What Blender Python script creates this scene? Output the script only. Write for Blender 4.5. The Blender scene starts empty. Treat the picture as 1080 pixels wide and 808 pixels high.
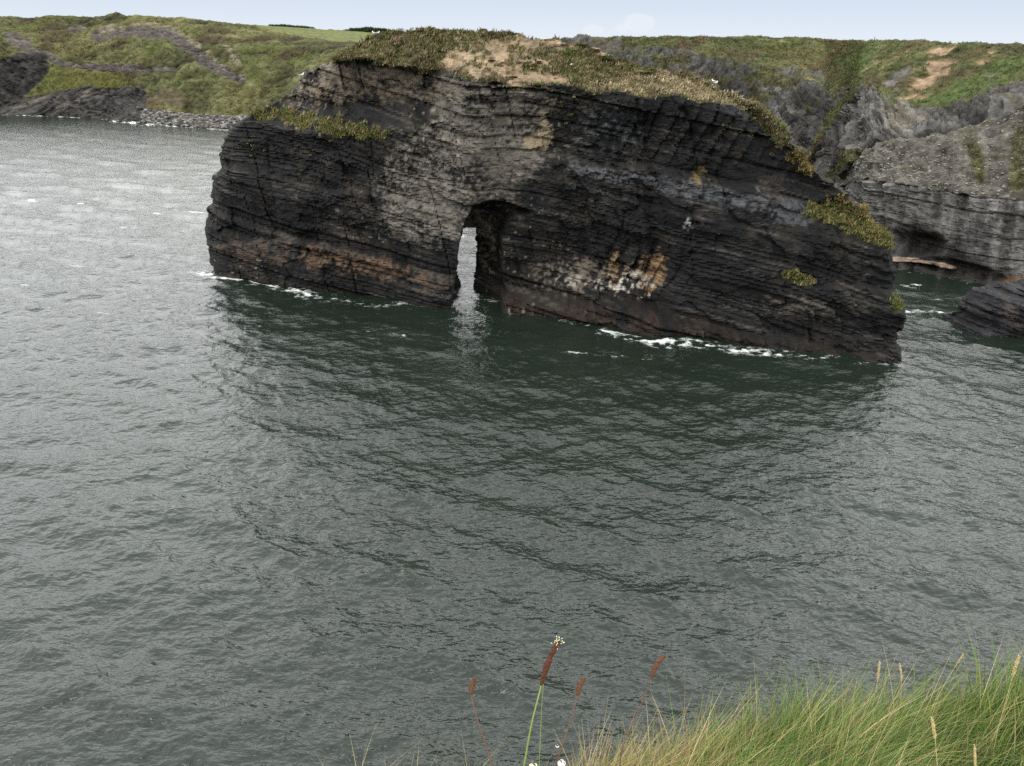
import bpy, math
import numpy as np
from mathutils import Matrix, Vector

rad = math.radians
rng = np.random.default_rng(11)
scene = bpy.context.scene
COL = scene.collection

# ------------------------------------------------------------------ camera
W, H, F = 1080.0, 808.0, 820.0
CAM = np.array([0.0, 0.0, 30.0])
PITCH, ROLL = rad(23.7), rad(0.8)
fwd = np.array([0, math.cos(PITCH), -math.sin(PITCH)])
r0 = np.array([1.0, 0, 0]); u0 = np.array([0, math.sin(PITCH), math.cos(PITCH)])
cr = math.cos(ROLL) * r0 + math.sin(ROLL) * u0
cu = -math.sin(ROLL) * r0 + math.cos(ROLL) * u0

def ray(px, py):
    return fwd + (px - 540.0) / F * cr + (404.0 - py) / F * cu
def unz(px, py, z=0.0):                      # where the sight line meets a level
    d = ray(px, py); return CAM + d * ((z - CAM[2]) / d[2])
def und(px, py, dist):                       # point at a horizontal distance
    d = ray(px, py); return CAM + d * (dist / math.hypot(d[0], d[1]))
def hd(P): return math.hypot(P[0] - CAM[0], P[1] - CAM[1])
def proj(P):
    q = np.asarray(P) - CAM
    z = np.maximum(q @ fwd, 1e-3)
    return 540 + F * (q @ cr) / z, 404 - F * (q @ cu) / z

# ------------------------------------------------------------------ numpy helpers
def _h(ix, iy, iz, seed):
    with np.errstate(over='ignore'):
        n = (ix.astype(np.uint32) * np.uint32(374761393) + iy.astype(np.uint32) * np.uint32(668265263)
             + iz.astype(np.uint32) * np.uint32(2147483647) + np.uint32((seed * 974711 + 12345) & 0xffffffff))
        n = (n ^ (n >> np.uint32(13))) * np.uint32(1274126177)
        n = (n ^ (n >> np.uint32(16))) * np.uint32(2246822519)
        n = n ^ (n >> np.uint32(15))
    return n.astype(np.float64) / 4294967295.0

def hash2(a, b, seed=0):
    a = np.asarray(a).astype(np.int64); b = np.asarray(b).astype(np.int64)
    return _h(a & 0xffffffff, b & 0xffffffff, np.zeros_like(a), seed)

def vnoise(x, y, z, seed=0):                 # value noise, -1..1
    x, y, z = np.broadcast_arrays(np.asarray(x, float), np.asarray(y, float), np.asarray(z, float))
    fx, fy, fz = np.floor(x), np.floor(y), np.floor(z)
    tx, ty, tz = x - fx, y - fy, z - fz
    tx = tx * tx * tx * (tx * (tx * 6 - 15) + 10); ty = ty * ty * ty * (ty * (ty * 6 - 15) + 10); tz = tz * tz * tz * (tz * (tz * 6 - 15) + 10)
    ix, iy, iz = [f.astype(np.int64) for f in (fx, fy, fz)]
    out = 0
    for a in (0, 1):
        for b in (0, 1):
            for c in (0, 1):
                w = (tx if a else 1 - tx) * (ty if b else 1 - ty) * (tz if c else 1 - tz)
                out = out + w * _h((ix + a) & 0xffffffff, (iy + b) & 0xffffffff, (iz + c) & 0xffffffff, seed)
    return out * 2 - 1

def fbm(x, y, z, seed=0, octv=4, gain=0.5):
    s, a, t = 0, 1.0, 0
    for o in range(octv):
        k = 2.03 ** o
        s = s + a * vnoise(x * k + o * 17.3, y * k + o * 5.1, z * k + o * 9.7, seed + o); t += a; a *= gain
    return s / t * 1.6

def sstep(a, b, x):
    t = np.clip((x - a) / (b - a), 0, 1); return t * t * (3 - 2 * t)
def lerp(a, b, t): return a + (b - a) * t

def in_poly(x, y, poly):
    ins = np.zeros(x.shape, bool)
    n = len(poly)
    for i in range(n):
        x1, y1 = poly[i]; x2, y2 = poly[(i + 1) % n]
        if y1 == y2: continue
        c = ((y1 > y) != (y2 > y)) & (x < (x2 - x1) * (y - y1) / (y2 - y1) + x1)
        ins ^= c
    return ins
def d_line(x, y, pts, closed=False):
    d = np.full(np.shape(x), 1e9)
    n = len(pts)
    for i in range(n if closed else n - 1):
        x1, y1 = pts[i]; x2, y2 = pts[(i + 1) % n]
        L = (x2 - x1) ** 2 + (y2 - y1) ** 2 + 1e-12
        t = np.clip(((x - x1) * (x2 - x1) + (y - y1) * (y2 - y1)) / L, 0, 1)
        d = np.minimum(d, np.hypot(x - x1 - t * (x2 - x1), y - y1 - t * (y2 - y1)))
    return d
def sdf(x, y, poly):                         # positive inside
    d = d_line(x, y, poly, True)
    return np.where(in_poly(x, y, poly), d, -d)
def pl(x, pts):                              # y of a polyline at x
    return np.interp(x, [p[0] for p in pts], [p[1] for p in pts])

def mix(col, new, m):
    m = np.clip(m, 0, 1)[..., None]
    return col * (1 - m) + np.asarray(new) * m

def link(name, me, mat=None, parent=None):
    o = bpy.data.objects.new(name, me); COL.objects.link(o)
    if mat is not None: me.materials.append(mat)
    if parent is not None: o.parent = parent
    return o

def mesh_np(name, V, Fc, mat=None, col=None, attrs=None, parent=None, smooth=False):
    V = np.asarray(V, np.float32); Fc = np.asarray(Fc, np.int32)
    me = bpy.data.meshes.new(name)
    me.vertices.add(len(V)); me.vertices.foreach_set('co', V.ravel())
    k = Fc.shape[1]
    me.loops.add(Fc.size); me.loops.foreach_set('vertex_index', Fc.ravel())
    me.polygons.add(len(Fc)); me.polygons.foreach_set('loop_start', np.arange(0, Fc.size, k, dtype=np.int32))
    try: me.polygons.foreach_set('loop_total', np.full(len(Fc), k, np.int32))
    except Exception: pass
    me.polygons.foreach_set('use_smooth', np.full(len(Fc), bool(smooth)))
    if col is not None:
        a = me.attributes.new('Col', 'FLOAT_COLOR', 'POINT')
        c = np.ones((len(V), 4), np.float32); c[:, :3] = col
        a.data.foreach_set('color', c.ravel())
    for nm, arr in (attrs or {}).items():
        a = me.attributes.new(nm, 'FLOAT', 'POINT'); a.data.foreach_set('value', np.asarray(arr, np.float32).ravel())
    me.update(calc_edges=True); me.validate()
    return link(name, me, mat, parent)

def grid_faces(n, m, off=0):
    i = np.arange(n - 1)[:, None] * m + np.arange(m - 1)[None, :] + off
    return np.stack([i, i + m, i + m + 1, i + 1], -1).reshape(-1, 4)

def tag(o, label=None, cat=None, group=None, kind=None):
    if label: o['label'] = label
    if cat: o['category'] = cat
    if group: o['group'] = group
    if kind: o['kind'] = kind
    return o
def empty(name, loc, rz=0.0):
    o = bpy.data.objects.new(name, None); COL.objects.link(o)
    o.location = loc; o.rotation_euler = (0, 0, rz); o.empty_display_size = 0.2
    return o

# ------------------------------------------------------------------ materials
def nodes(name):
    m = bpy.data.materials.new(name); m.use_nodes = True
    nt = m.node_tree; b = nt.nodes['Principled BSDF']
    return m, nt, b
def N(nt, t, **kw):
    n = nt.nodes.new(t)
    for k, v in kw.items(): setattr(n, k, v)
    return n
def noise_fac(nt, scale, detail=4, rough=0.6, vec=None, obj=True):
    g = N(nt, 'ShaderNodeNewGeometry')
    mp = N(nt, 'ShaderNodeMapping')
    nt.links.new(g.outputs['Position'], mp.inputs['Vector'])
    if vec: mp.inputs['Scale'].default_value = vec
    n = N(nt, 'ShaderNodeTexNoise'); n.inputs['Scale'].default_value = scale
    n.inputs['Detail'].default_value = detail; n.inputs['Roughness'].default_value = rough
    nt.links.new(mp.outputs[0], n.inputs['Vector'])
    return n.outputs['Fac']

def painted(name, rough=0.9, var=0.5, scale=1.2, bump=0.15, bscale=2.0, vec=None, spec=0.2, tr=0.0):
    """surface whose own colour comes from the baked pigment attribute, broken up by procedural noise"""
    m, nt, b = nodes(name)
    at = N(nt, 'ShaderNodeAttribute', attribute_name='Col')
    f = noise_fac(nt, scale, 6, 0.65, vec)
    mr = N(nt, 'ShaderNodeMapRange'); mr.inputs['From Min'].default_value = 0.3; mr.inputs['From Max'].default_value = 0.7
    mr.inputs['To Min'].default_value = 1 - var; mr.inputs['To Max'].default_value = 1 + var
    nt.links.new(f, mr.inputs['Value'])
    vm = N(nt, 'ShaderNodeVectorMath', operation='SCALE')
    nt.links.new(at.outputs['Color'], vm.inputs[0]); nt.links.new(mr.outputs[0], vm.inputs['Scale'])
    nt.links.new(vm.outputs[0], b.inputs['Base Color'])
    b.inputs['Roughness'].default_value = rough
    b.inputs['Specular IOR Level'].default_value = spec
    if bump:
        f2 = noise_fac(nt, bscale, 8, 0.7, vec)
        bp = N(nt, 'ShaderNodeBump'); bp.inputs['Strength'].default_value = 0.8; bp.inputs['Distance'].default_value = bump
        nt.links.new(f2, bp.inputs['Height']); nt.links.new(bp.outputs[0], b.inputs['Normal'])
    return m

M_rock = painted('layered_shale', 0.8, 0.42, 1.6, 0.22, 2.2, (1, 1, 2.4), 0.17)
M_cliff = painted('cliff_rock_and_turf', 0.92, 0.4, 1.1, 0.3, 1.3, None, 0.06)
M_hill = painted('hill_turf', 0.95, 0.4, 0.5, 0.5, 0.6, None, 0.05)
M_tuft = painted('tufted_grass', 0.9, 0.3, 3.0, 0, 1, None, 0.05)
M_soil = painted('turf_soil', 0.95, 0.4, 14.0, 0.02, 40.0, None, 0.1)
M_stone = painted('shingle_stone', 0.9, 0.3, 2.0, 0.05, 4.0, None, 0.2)

def blade_mat():
    m, nt, b = nodes('grass_blades')
    at = N(nt, 'ShaderNodeAttribute', attribute_name='Col')
    f = noise_fac(nt, 9.0, 3)
    mr = N(nt, 'ShaderNodeMapRange'); mr.inputs['To Min'].default_value = 0.65; mr.inputs['To Max'].default_value = 1.35
    nt.links.new(f, mr.inputs['Value'])
    vm = N(nt, 'ShaderNodeVectorMath', operation='SCALE')
    nt.links.new(at.outputs['Color'], vm.inputs[0]); nt.links.new(mr.outputs[0], vm.inputs['Scale'])
    nt.links.new(vm.outputs[0], b.inputs['Base Color'])
    b.inputs['Roughness'].default_value = 0.55; b.inputs['Specular IOR Level'].default_value = 0.25
    tl = N(nt, 'ShaderNodeBsdfTranslucent'); nt.links.new(vm.outputs[0], tl.inputs['Color'])
    mx = N(nt, 'ShaderNodeMixShader'); mx.inputs[0].default_value = 0.22
    out = nt.nodes['Material Output']
    nt.links.new(b.outputs[0], mx.inputs[1]); nt.links.new(tl.outputs[0], mx.inputs[2]); nt.links.new(mx.outputs[0], out.inputs[0])
    return m
M_blade = blade_mat()

def plain(name, c, rough=0.7, var=0.3, scale=60, bump=0.0):
    m, nt, b = nodes(name)
    f = noise_fac(nt, scale, 4)
    cr_ = N(nt, 'ShaderNodeMix', data_type='RGBA')
    cr_.inputs['A'].default_value = (*[v * (1 - var) for v in c], 1); cr_.inputs['B'].default_value = (*[min(1, v * (1 + var)) for v in c], 1)
    nt.links.new(f, cr_.inputs['Factor']); nt.links.new(cr_.outputs['Result'], b.inputs['Base Color'])
    b.inputs['Roughness'].default_value = rough; b.inputs['Specular IOR Level'].default_value = 0.25
    return m

def water_mat():
    m, nt, b = nodes('sea_water')
    fo = N(nt, 'ShaderNodeAttribute', attribute_name='foam')
    f = noise_fac(nt, 0.05, 3)
    deep = N(nt, 'ShaderNodeMix', data_type='RGBA')
    deep.inputs['A'].default_value = (0.0055, 0.0085, 0.0062, 1); deep.inputs['B'].default_value = (0.0135, 0.0210, 0.0152, 1)
    nt.links.new(f, deep.inputs['Factor'])
    # broken foam: fine noise against the local foam amount
    fn = noise_fac(nt, 2.2, 8, 0.75, (.7, 1.5, 1))
    sb = N(nt, 'ShaderNodeMath', operation='MULTIPLY_ADD'); nt.links.new(fn, sb.inputs[0]); sb.inputs[1].default_value = 1.7; nt.links.new(fo.outputs['Fac'], sb.inputs[2])
    mr = N(nt, 'ShaderNodeMapRange'); mr.inputs['From Min'].default_value = 1.30; mr.inputs['From Max'].default_value = 1.85
    nt.links.new(sb.outputs[0], mr.inputs['Value'])
    mx = N(nt, 'ShaderNodeMix', data_type='RGBA'); nt.links.new(mr.outputs[0], mx.inputs['Factor'])
    nt.links.new(deep.outputs['Result'], mx.inputs['A']); mx.inputs['B'].default_value = (0.62, 0.65, 0.64, 1)
    nt.links.new(mx.outputs['Result'], b.inputs['Base Color'])
    rr = N(nt, 'ShaderNodeMapRange'); rr.inputs['To Min'].default_value = 0.05; rr.inputs['To Max'].default_value = 0.8
    nt.links.new(mr.outputs[0], rr.inputs['Value']); nt.links.new(rr.outputs[0], b.inputs['Roughness'])
    b.inputs['IOR'].default_value = 1.42
    n1 = noise_fac(nt, 2.6, 3, 0.55, (0.75, 1.25, 1)); n2 = noise_fac(nt, 1.05, 3, 0.55, (0.7, 1.3, 1))
    ad = N(nt, 'ShaderNodeMath', operation='MULTIPLY_ADD'); nt.links.new(n2, ad.inputs[0]); ad.inputs[1].default_value = 2.0; nt.links.new(n1, ad.inputs[2])
    bp = N(nt, 'ShaderNodeBump'); bp.inputs['Strength'].default_value = 1.0; bp.inputs['Distance'].default_value = 0.085
    nr_ = N(nt, 'ShaderNodeAttribute', attribute_name='ripple'); nt.links.new(nr_.outputs['Fac'], bp.inputs['Strength'])
    nt.links.new(ad.outputs[0], bp.inputs['Height']); nt.links.new(bp.outputs[0], b.inputs['Normal'])
    return m
M_water = water_mat()

# ------------------------------------------------------------------ blades / tufts
def blades(base, h, w, lean, col, seg=4, curve=1.0, wdir=None, tipcol=None):
    n = len(base)
    t = np.linspace(0, 1, seg + 1)
    if wdir is None:
        a = rng.uniform(0, 2 * math.pi, n); wdir = np.stack([np.cos(a), np.sin(a), np.zeros(n)], 1)
    up = np.array([0, 0, 1.0])
    c = np.zeros((n, seg + 1, 3))
    for k, tt in enumerate(t):
        c[:, k] = base + up * (h * (tt - 0.32 * tt * tt * np.linalg.norm(lean, axis=1)))[:, None] + lean * (h * (0.35 * tt + 0.65 * tt ** 2) * curve)[:, None]
    ww = np.maximum(1 - t ** 1.6, 0.06)
    off = wdir[:, None, :] * (w[:, None] * ww[None, :])[..., None] * 0.5
    V = np.stack([c - off, c + off], 2).reshape(-1, 3)                # n*(seg+1)*2
    b0 = (np.arange(n) * (seg + 1) * 2)[:, None] + (np.arange(seg) * 2)[None, :]
    Fc = np.stack([b0, b0 + 1, b0 + 3, b0 + 2], -1).reshape(-1, 4)
    cc = np.repeat(col[:, None, :], (seg + 1) * 2, 1).reshape(-1, 3)
    return V, Fc, cc

def tufts(points, size, col, per=7, wr=0.22, lean=(0.35, 0.0, 0)):
    n = len(points)
    b = np.repeat(points, per, 0) + np.c_[rng.normal(0, 1, (n * per, 2)) * np.repeat(size, per)[:, None] * 0.45, np.zeros(n * per)]
    h = np.repeat(size, per) * rng.uniform(0.55, 1.2, n * per)
    l = rng.normal(0, 0.45, (n * per, 3)) * [1, 1, 0] + np.array(lean)
    c = np.repeat(col, per, 0) * rng.uniform(0.75, 1.3, (n * per, 1))
    return blades(b, h, h * wr, l, c, seg=2)

# ------------------------------------------------------------------ strata relief shared by the rock stacks
def voro(x, y, seed):
    """irregular cells: flat random facet height, tilt and distance to the border"""
    ix, iy = np.floor(x).astype(np.int64), np.floor(y).astype(np.int64)
    d1 = np.full(x.shape, 1e9); d2 = np.full(x.shape, 1e9); c1 = np.zeros(x.shape); gx = np.zeros(x.shape); gy = np.zeros(x.shape)
    for a in (-1, 0, 1):
        for b in (-1, 0, 1):
            jx, jy = ix + a, iy + b
            qx = jx + .1 + .8 * hash2(jx, jy, seed); qy = jy + .1 + .8 * hash2(jx, jy, seed + 1)
            # box-like metric so that cells break along beds and joints
            ex, ey = x - qx, y - qy
            d = np.maximum(np.abs(ex), np.abs(ey)) * .75 + .25 * np.hypot(ex, ey)
            nb = d < d1
            d2 = np.where(nb, d1, np.minimum(d2, d)); d1 = np.where(nb, d, d1)
            c1 = np.where(nb, hash2(jx, jy, seed + 2) * 2 - 1, c1)
            gx = np.where(nb, ex * (hash2(jx, jy, seed + 3) * 2 - 1), gx); gy = np.where(nb, ey * (hash2(jx, jy, seed + 4) * 2 - 1), gy)
    return c1, gx + gy, d2 - d1

def beds(s, r, tmin, tmax):
    th = r.uniform(tmin, tmax, 900) * r.choice([0.4, 0.8, 1.0, 1.6], 900)
    bnd = np.cumsum(th) - 60
    li = np.clip(np.searchsorted(bnd, s), 1, 898)
    lo, hi = bnd[li - 1], bnd[li]
    return li, np.minimum(s - lo, hi - s), (s - lo) / (hi - lo), r.uniform(-1, 1, 901)[li], r.random(901)[li]

def strata(u, s, seed, tmin=0.35, tmax=1.5, amp=1.0):
    """bedded rock relief, positive outwards"""
    r = np.random.default_rng(seed)
    wob = 0.10 * vnoise(u * .25, s * .3, 1.7, seed + 1) + .5 * vnoise(u * .08, s * .1, 2.7, seed + 2)
    s1 = s + wob
    L1, e1, f1, o1, q1 = beds(s1, r, 1.6, 4.2)
    L2, e2, f2, o2, q2 = beds(s1, r, tmin, tmax)
    L3, e3, f3, o3, q3 = beds(s1 + .04 * vnoise(u * .5, s * .5, .4, seed + 4), r, .12, .4)
    massive = sstep(-.35, .45, vnoise(u * .07, s * .16, 3.1, seed + 5) + .4 * vnoise(u * .3, s * .4, 1.1, seed + 6))
    w1 = .5 + .5 * vnoise(u * .06, L1 * 3.7, 0.5, seed + 7); w2 = np.clip(.45 + .75 * vnoise(u * .16, L2 * 2.9, 0.5, seed + 8), 0, 1)
    xw = u + .9 * vnoise(u * .3, s * .3, 4.4, seed + 9) + .18 * s
    c1, t1, b1 = voro(xw / 6.5, s1 / 3.0 + 7.7, seed + 20)
    c2, t2, b2 = voro(xw / 2.1, s1 / 1.0, seed + 30)
    c3, t3, b3 = voro(xw / .85, s1 / .38, seed + 40)
    brk_ = sstep(-.1, .5, vnoise(u * .11, s * .14, 6.1, seed + 10) + .35 * vnoise(u * .5, s * .6, 6.1, seed + 12))
    jn = np.abs(vnoise(u * .42 + .1 * s, s * .07, 8.8, seed + 11)); jn2 = np.abs(vnoise(u * 1.1 + .2 * s, s * .16, 9.9, seed + 13))
    d = .85 * o1 * w1 + .26 * o2 * w2 * (1 - .5 * massive) + .15 * o3 * (1 - .85 * massive)
    d = d + .5 * c1 * w1 + .6 * t1 + (.24 * c2 + .35 * t2) * (.25 + brk_) + (.09 * c3 + .2 * t3) * (.4 + .6 * brk_)
    d = d - .6 * (1 - sstep(0, .25, e1)) * (q1 > .3) * (.35 + .65 * w1) - .13 * (1 - sstep(0, .12, e2)) * w2 * (q2 > .35)
    d = d - .45 * (1 - sstep(0, .07, jn)) * sstep(-.1, .3, vnoise(u * .2, s * .2, 1.2, seed + 14)) - .2 * (1 - sstep(0, .07, jn2)) * brk_ - .12 * (1 - sstep(0, .06, b2)) * brk_
    return d * amp, L2, o2 * w2, .35 * c2 + .65 * o3, e2, massive

def rock_slab(name, outline, P1, P2, rim_back, hole=None, shape=None, paint=None, thick=8.0, step=0.16, parent=None, seed=1, Rr=4.0, vmin=-2.0, dip=0.15, front=6.0):
    """solid rock: a vertical mid-plane through P1-P2 carries the outline; front and back are relief in depth"""
    P1 = np.array(P1); P2 = np.array(P2)
    U = (P2 - P1) * [1, 1, 0]; L = np.linalg.norm(U); U = U / L
    mid = unz(495, 290); D = (mid - CAM) * [1, 1, 0]; D = D / np.linalg.norm(D)
    O = P1 + D * rim_back; O[2] = 0
    nrm = np.array([-U[1], U[0], 0])
    def to_plane(px, py):
        d = ray(px, py); t = ((O - CAM) @ nrm) / (d @ nrm); P = CAM + d * t
        return (P - O) @ U, P[2]
    poly = [to_plane(*p) for p in outline]
    polyd = [(a, b if b > 0.8 else -14.0) for a, b in poly]
    us = np.arange(min(p[0] for p in poly) - .5, max(p[0] for p in poly) + .5, step)
    vs = np.arange(vmin, max(p[1] for p in poly) + .5, step)
    uu, vv = np.meshgrid(us, vs, indexing='ij')
    lo, hi = polyd[0][0], polyd[-1][0]
    # rough, ledged outline
    s = vv + dip * uu + 0.5 * vnoise(uu * .06, vv * .06, 1.1, seed + 20)
    sd, li, loff, bh, ed, fr = strata(uu, s, seed)
    d_out = sdf(uu, vv, polyd)
    de = d_out + 0.45 * sd + 0.35 * fbm(uu * .5, vv * .5, 2.2, seed + 30, 3)
    inside = de > 0
    hpoly = None; dh = None
    if hole is not None:
        hpoly = [to_plane(*p) for p in hole]
        dh = -sdf(uu, vv, hpoly)
        inside &= (dh + 0.12 * fbm(uu * 1.3, vv * 1.3, 7.2, seed + 31, 3)) > 0
    r = np.clip(de / Rr, 0, 1); E = np.sqrt(np.clip(1 - (1 - r) ** 2, 0, 1))
    P0 = O + uu[..., None] * U + vv[..., None] * np.array([0, 0, 1.0])
    px, py = proj(P0 - D * front * 0.8)
    big = fbm(uu * .07, vv * .09, 4.4, seed + 40, 3) * 1.2
    dd = -front * E - (big + sd + 0.15 * fbm(uu * .6, vv * .9, 8.8, seed + 41, 5)) * np.clip(E * 1.4, 0.6, 1)
    aux = dict(u=uu, v=vv, s=s, px=px, py=py, li=li, loff=loff, bh=bh, ed=ed, fr=fr, E=E, dh=dh, de=de, to=to_plane, sd=sd, seed=seed)
    dd0 = dd
    if shape:
        dd = shape(dd, aux)
        k_ = np.maximum(sstep(792, 822, px), 1 - sstep(262, 300, px)) if seed == 5 else 0.0
        dd = dd0 + (dd - dd0) * (1 - k_ * (1 - sstep(.25, .95, E)))
    FV = P0 + dd[..., None] * D
    db = thick * E + 0.6 * fbm(uu * .2, vv * .25, 5.5, seed + 50, 3)
    if dh is not None: db = np.where(dh < 6, lerp(1.5, db, sstep(0, 6, dh)), db)
    db = np.maximum(db, dd + 0.3)
    BV = P0 + db[..., None] * D
    n, m = uu.shape
    okf = inside[:-1, :-1] & inside[1:, :-1] & inside[1:, 1:] & inside[:-1, 1:]
    idx = np.arange(n * m).reshape(n, m)
    quad = np.stack([idx[:-1, :-1], idx[1:, :-1], idx[1:, 1:], idx[:-1, 1:]], -1)[okf]
    # rim: edges used by one face only
    e = np.concatenate([quad[:, [0, 1]], quad[:, [1, 2]], quad[:, [2, 3]], quad[:, [3, 0]]])
    key = np.sort(e, 1); key = key[:, 0].astype(np.int64) * (n * m) + key[:, 1]
    _, first, cnt = np.unique(key, return_index=True, return_counts=True)
    be = e[first[cnt == 1]]
    NM = n * m
    nmid = 4
    rimv = np.unique(be); rmap = {int(v): k for k, v in enumerate(rimv)}
    FVf, BVf = FV.reshape(-1, 3), BV.reshape(-1, 3)
    rv = []
    for k in range(1, nmid):
        t = k / nmid
        p = FVf[rimv] * (1 - t) + BVf[rimv] * t
        p = p + (fbm(p[:, 0] * .5, p[:, 1] * .5, p[:, 2] * .9, seed + 60, 3) * 0.45)[:, None] * np.array([U[0], U[1], 0.6])
        rv.append(p)
    rs = np.array([[rmap[int(a)], rmap[int(b)]] for a, b in be])
    nr = len(rimv)
    lay = [rimv[rs]] + [2 * NM + k * nr + rs for k in range(nmid - 1)] + [NM + rimv[rs]]
    rf = np.concatenate([np.stack([lay[k][:, 1], lay[k][:, 0], lay[k + 1][:, 0], lay[k + 1][:, 1]], -1) for k in range(nmid)])
    bquad = quad[:, ::-1] + NM
    V = np.concatenate([FVf, BVf] + rv)
    Fc = np.concatenate([quad, bquad, rf])
    # colour
    ppx, ppy = proj(FV)
    aux.update(ppx=ppx, ppy=ppy, dd=dd, FV=FV)
    col = paint(aux)
    cf = col.reshape(-1, 3)
    call = np.concatenate([cf, cf] + [cf[rimv]] * (nmid - 1))
    used = np.unique(Fc); rem = np.full(len(V), -1); rem[used] = np.arange(len(used))
    o = mesh_np(name, V[used], rem[Fc], M_rock, call[used], parent=parent)
    aux.update(inside=inside, D=D, U=U)
    return o, aux

# ------------------------------------------------------------------ the sea arch
A1, A2 = unz(218, 289), unz(943, 381)
OUT = [(218, 287), (222, 272), (231, 240), (233, 205), (237, 182), (246, 176), (244, 160), (246, 142), (254, 128), (270, 119), (284, 106), (296, 96), (303, 84),
       (316, 74), (334, 66), (356, 60), (370, 50), (388, 38), (420, 33), (450, 32), (480, 32), (520, 35), (560, 38), (600, 43), (625, 49), (640, 60), (660, 70),
       (690, 75), (730, 80), (745, 87), (765, 93), (783, 104), (800, 117), (816, 130), (828, 148), (838, 156), (846, 150), (857, 156), (853, 166), (861, 174), (868, 184), (880, 184), (887, 196), (898, 197), (904, 210),
       (915, 215), (922, 230), (936, 240), (945, 256), (948, 270), (952, 305), (949, 340), (942, 381)]
OUT = [(x - 15 * float(sstep(860, 945, x)) - 8 * float(1 - sstep(225, 300, x)), y) for x, y in OUT]
# extra width on the right and left ends comes from the rim plane lying behind the front
HOLE = [(489, 247), (502, 246), (503, 262), (502, 280), (500, 300), (497, 330), (484, 330), (486, 305), (479, 284), (483, 268)]
CREST = [(200, 130), (254, 129), (296, 98), (303, 88), (316, 80), (340, 71), (375, 66), (400, 70), (440, 77), (480, 80), (520, 86), (560, 92), (600, 98), (640, 103),
         (700, 107), (750, 112), (785, 117), (800, 122), (815, 140), (835, 160), (860, 175), (960, 260)]
TOPY = [(p[0], p[1]) for p in OUT[10:42]]

def arch_shape(dd, a):
    px, py, u, v = a['px'], a['py'], a['u'], a['v']
    j = 4 * fbm(u * .25, v * .25, 9.1, 77, 3)
    def tier(line, amt, w, x0, x1, soft=15):
        yl = pl(px, line) + j
        return 1.35 * amt * sstep(0, w, yl - py) * sstep(x0 - soft, x0 + soft, px) * (1 - sstep(x1 - soft, x1 + soft, px))
    # set-backs above ledges
    dd = dd + tier([(240, 132), (270, 134), (330, 142), (400, 142), (470, 134), (520, 128)], 3.6, 30, 235, 470, 22)
    dd = dd + tier([(560, 168), (620, 180), (700, 187), (760, 197), (830, 215), (900, 240)], 1.3, 9, 585, 850, 30)
    dd = dd + tier([(220, 262), (300, 250), (400, 272), (480, 296)], 1.0, 4, 190, 485, 6) * 0.9
    dd = dd + tier([(230, 178), (300, 192), (380, 205), (470, 222)], 0.9, 4, 200, 470, 12)
    dd = dd + tier([(690, 330), (760, 348), (880, 372)], 1.3, 4, 690, 930, 10)
    dd = dd + tier([(540, 318), (600, 322), (690, 330)], 2.0, 10, 515, 700, 14)
    dd = dd + tier([(810, 250), (870, 262), (930, 268), (970, 270)], 1.6, 45, 845, 960, 18)
    dd = dd + tier([(820, 300), (880, 305), (960, 318)], 0.8, 5, 820, 990, 15)
    # recesses and buttresses
    def bump(cx, cy, rx, ry, amt):
        return amt * np.exp(-(((px - cx) / rx) ** 2 + ((py - cy) / ry) ** 2))
    dd = dd + bump(590, 285, 55, 34, 2.8) + bump(515, 255, 22, 50, 1.0) + bump(860, 345, 30, 16, 0.6)
    dd = dd + bump(452, 270, 40, 60, -1.6) + bump(688, 345, 20, 16, -2.2) + bump(682, 290, 36, 30, 1.2) + bump(700, 150, 60, 18, .6)
    dd = dd - 1.1 * fbm(u * .4, v * .45, 5.1, 97, 3) * np.exp(-(d_line(px, py, [(835, 155), (866, 185), (898, 212), (930, 245)]) / 26) ** 2)
    # leaning joints on the upper right face and pillars in the recess
    q = (px + 0.55 * (py - 150)) / 19.0 + 0.35 * vnoise(u * .2, v * .2, 3, 5)
    dd = dd - 0.55 * (np.abs(q - np.round(q)) < 0.16) * sstep(640, 680, px) * (1 - sstep(800, 830, px)) * sstep(100, 115, py) * (1 - sstep(165, 185, py))
    q = (px + 0.4 * (py - 290)) / 15.0 + 0.35 * vnoise(u * .4, v * .3, 3, 6)
    dd = dd - 0.9 * sstep(0.05, .25, 0.5 - np.abs(q - np.round(q))) * np.exp(-(((px - 682) / 40) ** 2 + ((py - 287) / 27) ** 2))
    # alcove around the opening: the inner walls run back to the hole
    ALC = [a['to'](*p) for p in [(491, 222), (499, 207), (512, 204), (534, 208), (560, 217), (535, 226), (527, 246), (527, 270), (531, 296), (527, 318), (522, 345), (478, 345), (478, 300), (486, 250)]]
    sa = sdf(a['u'], a['v'], ALC)
    t = np.clip(1 - a['dh'] / 4.6, 0, 1) ** 0.8
    dd = np.where(sa > -0.4, lerp(dd, 3.0, sstep(-0.15, 0.2, sa + 0.25 * a['sd']) * (0.5 + 0.5 * t)), dd)
    # turf slope above the rock crest climbs back to the ridge
    yc = pl(px, CREST) + 1.2 * j + 2.5 * np.round(vnoise(u * .35, 0, 4.4, 95) * 2); yt = pl(px, TOPY)
    w = np.clip((yc - py) / np.maximum(yc - yt, 4), 0, 1)
    w = w * sstep(330, 400, px) * (1 - sstep(785, 850, px))
    hum = 0.8 * fbm(u * .6, v * 1.1, 6.6, 91, 3) + 0.6 * fbm(u * .12, v * .2, 6.6, 92, 2)
    edge = np.minimum(dd, -1.0)
    turf = lerp(edge + .3, 4.5, w ** 1.15) - hum * 1.3
    dd = np.where(w > 0, lerp(dd, turf, sstep(0.0, 0.12, w)), dd)
    a['w'] = w
    return dd

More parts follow.
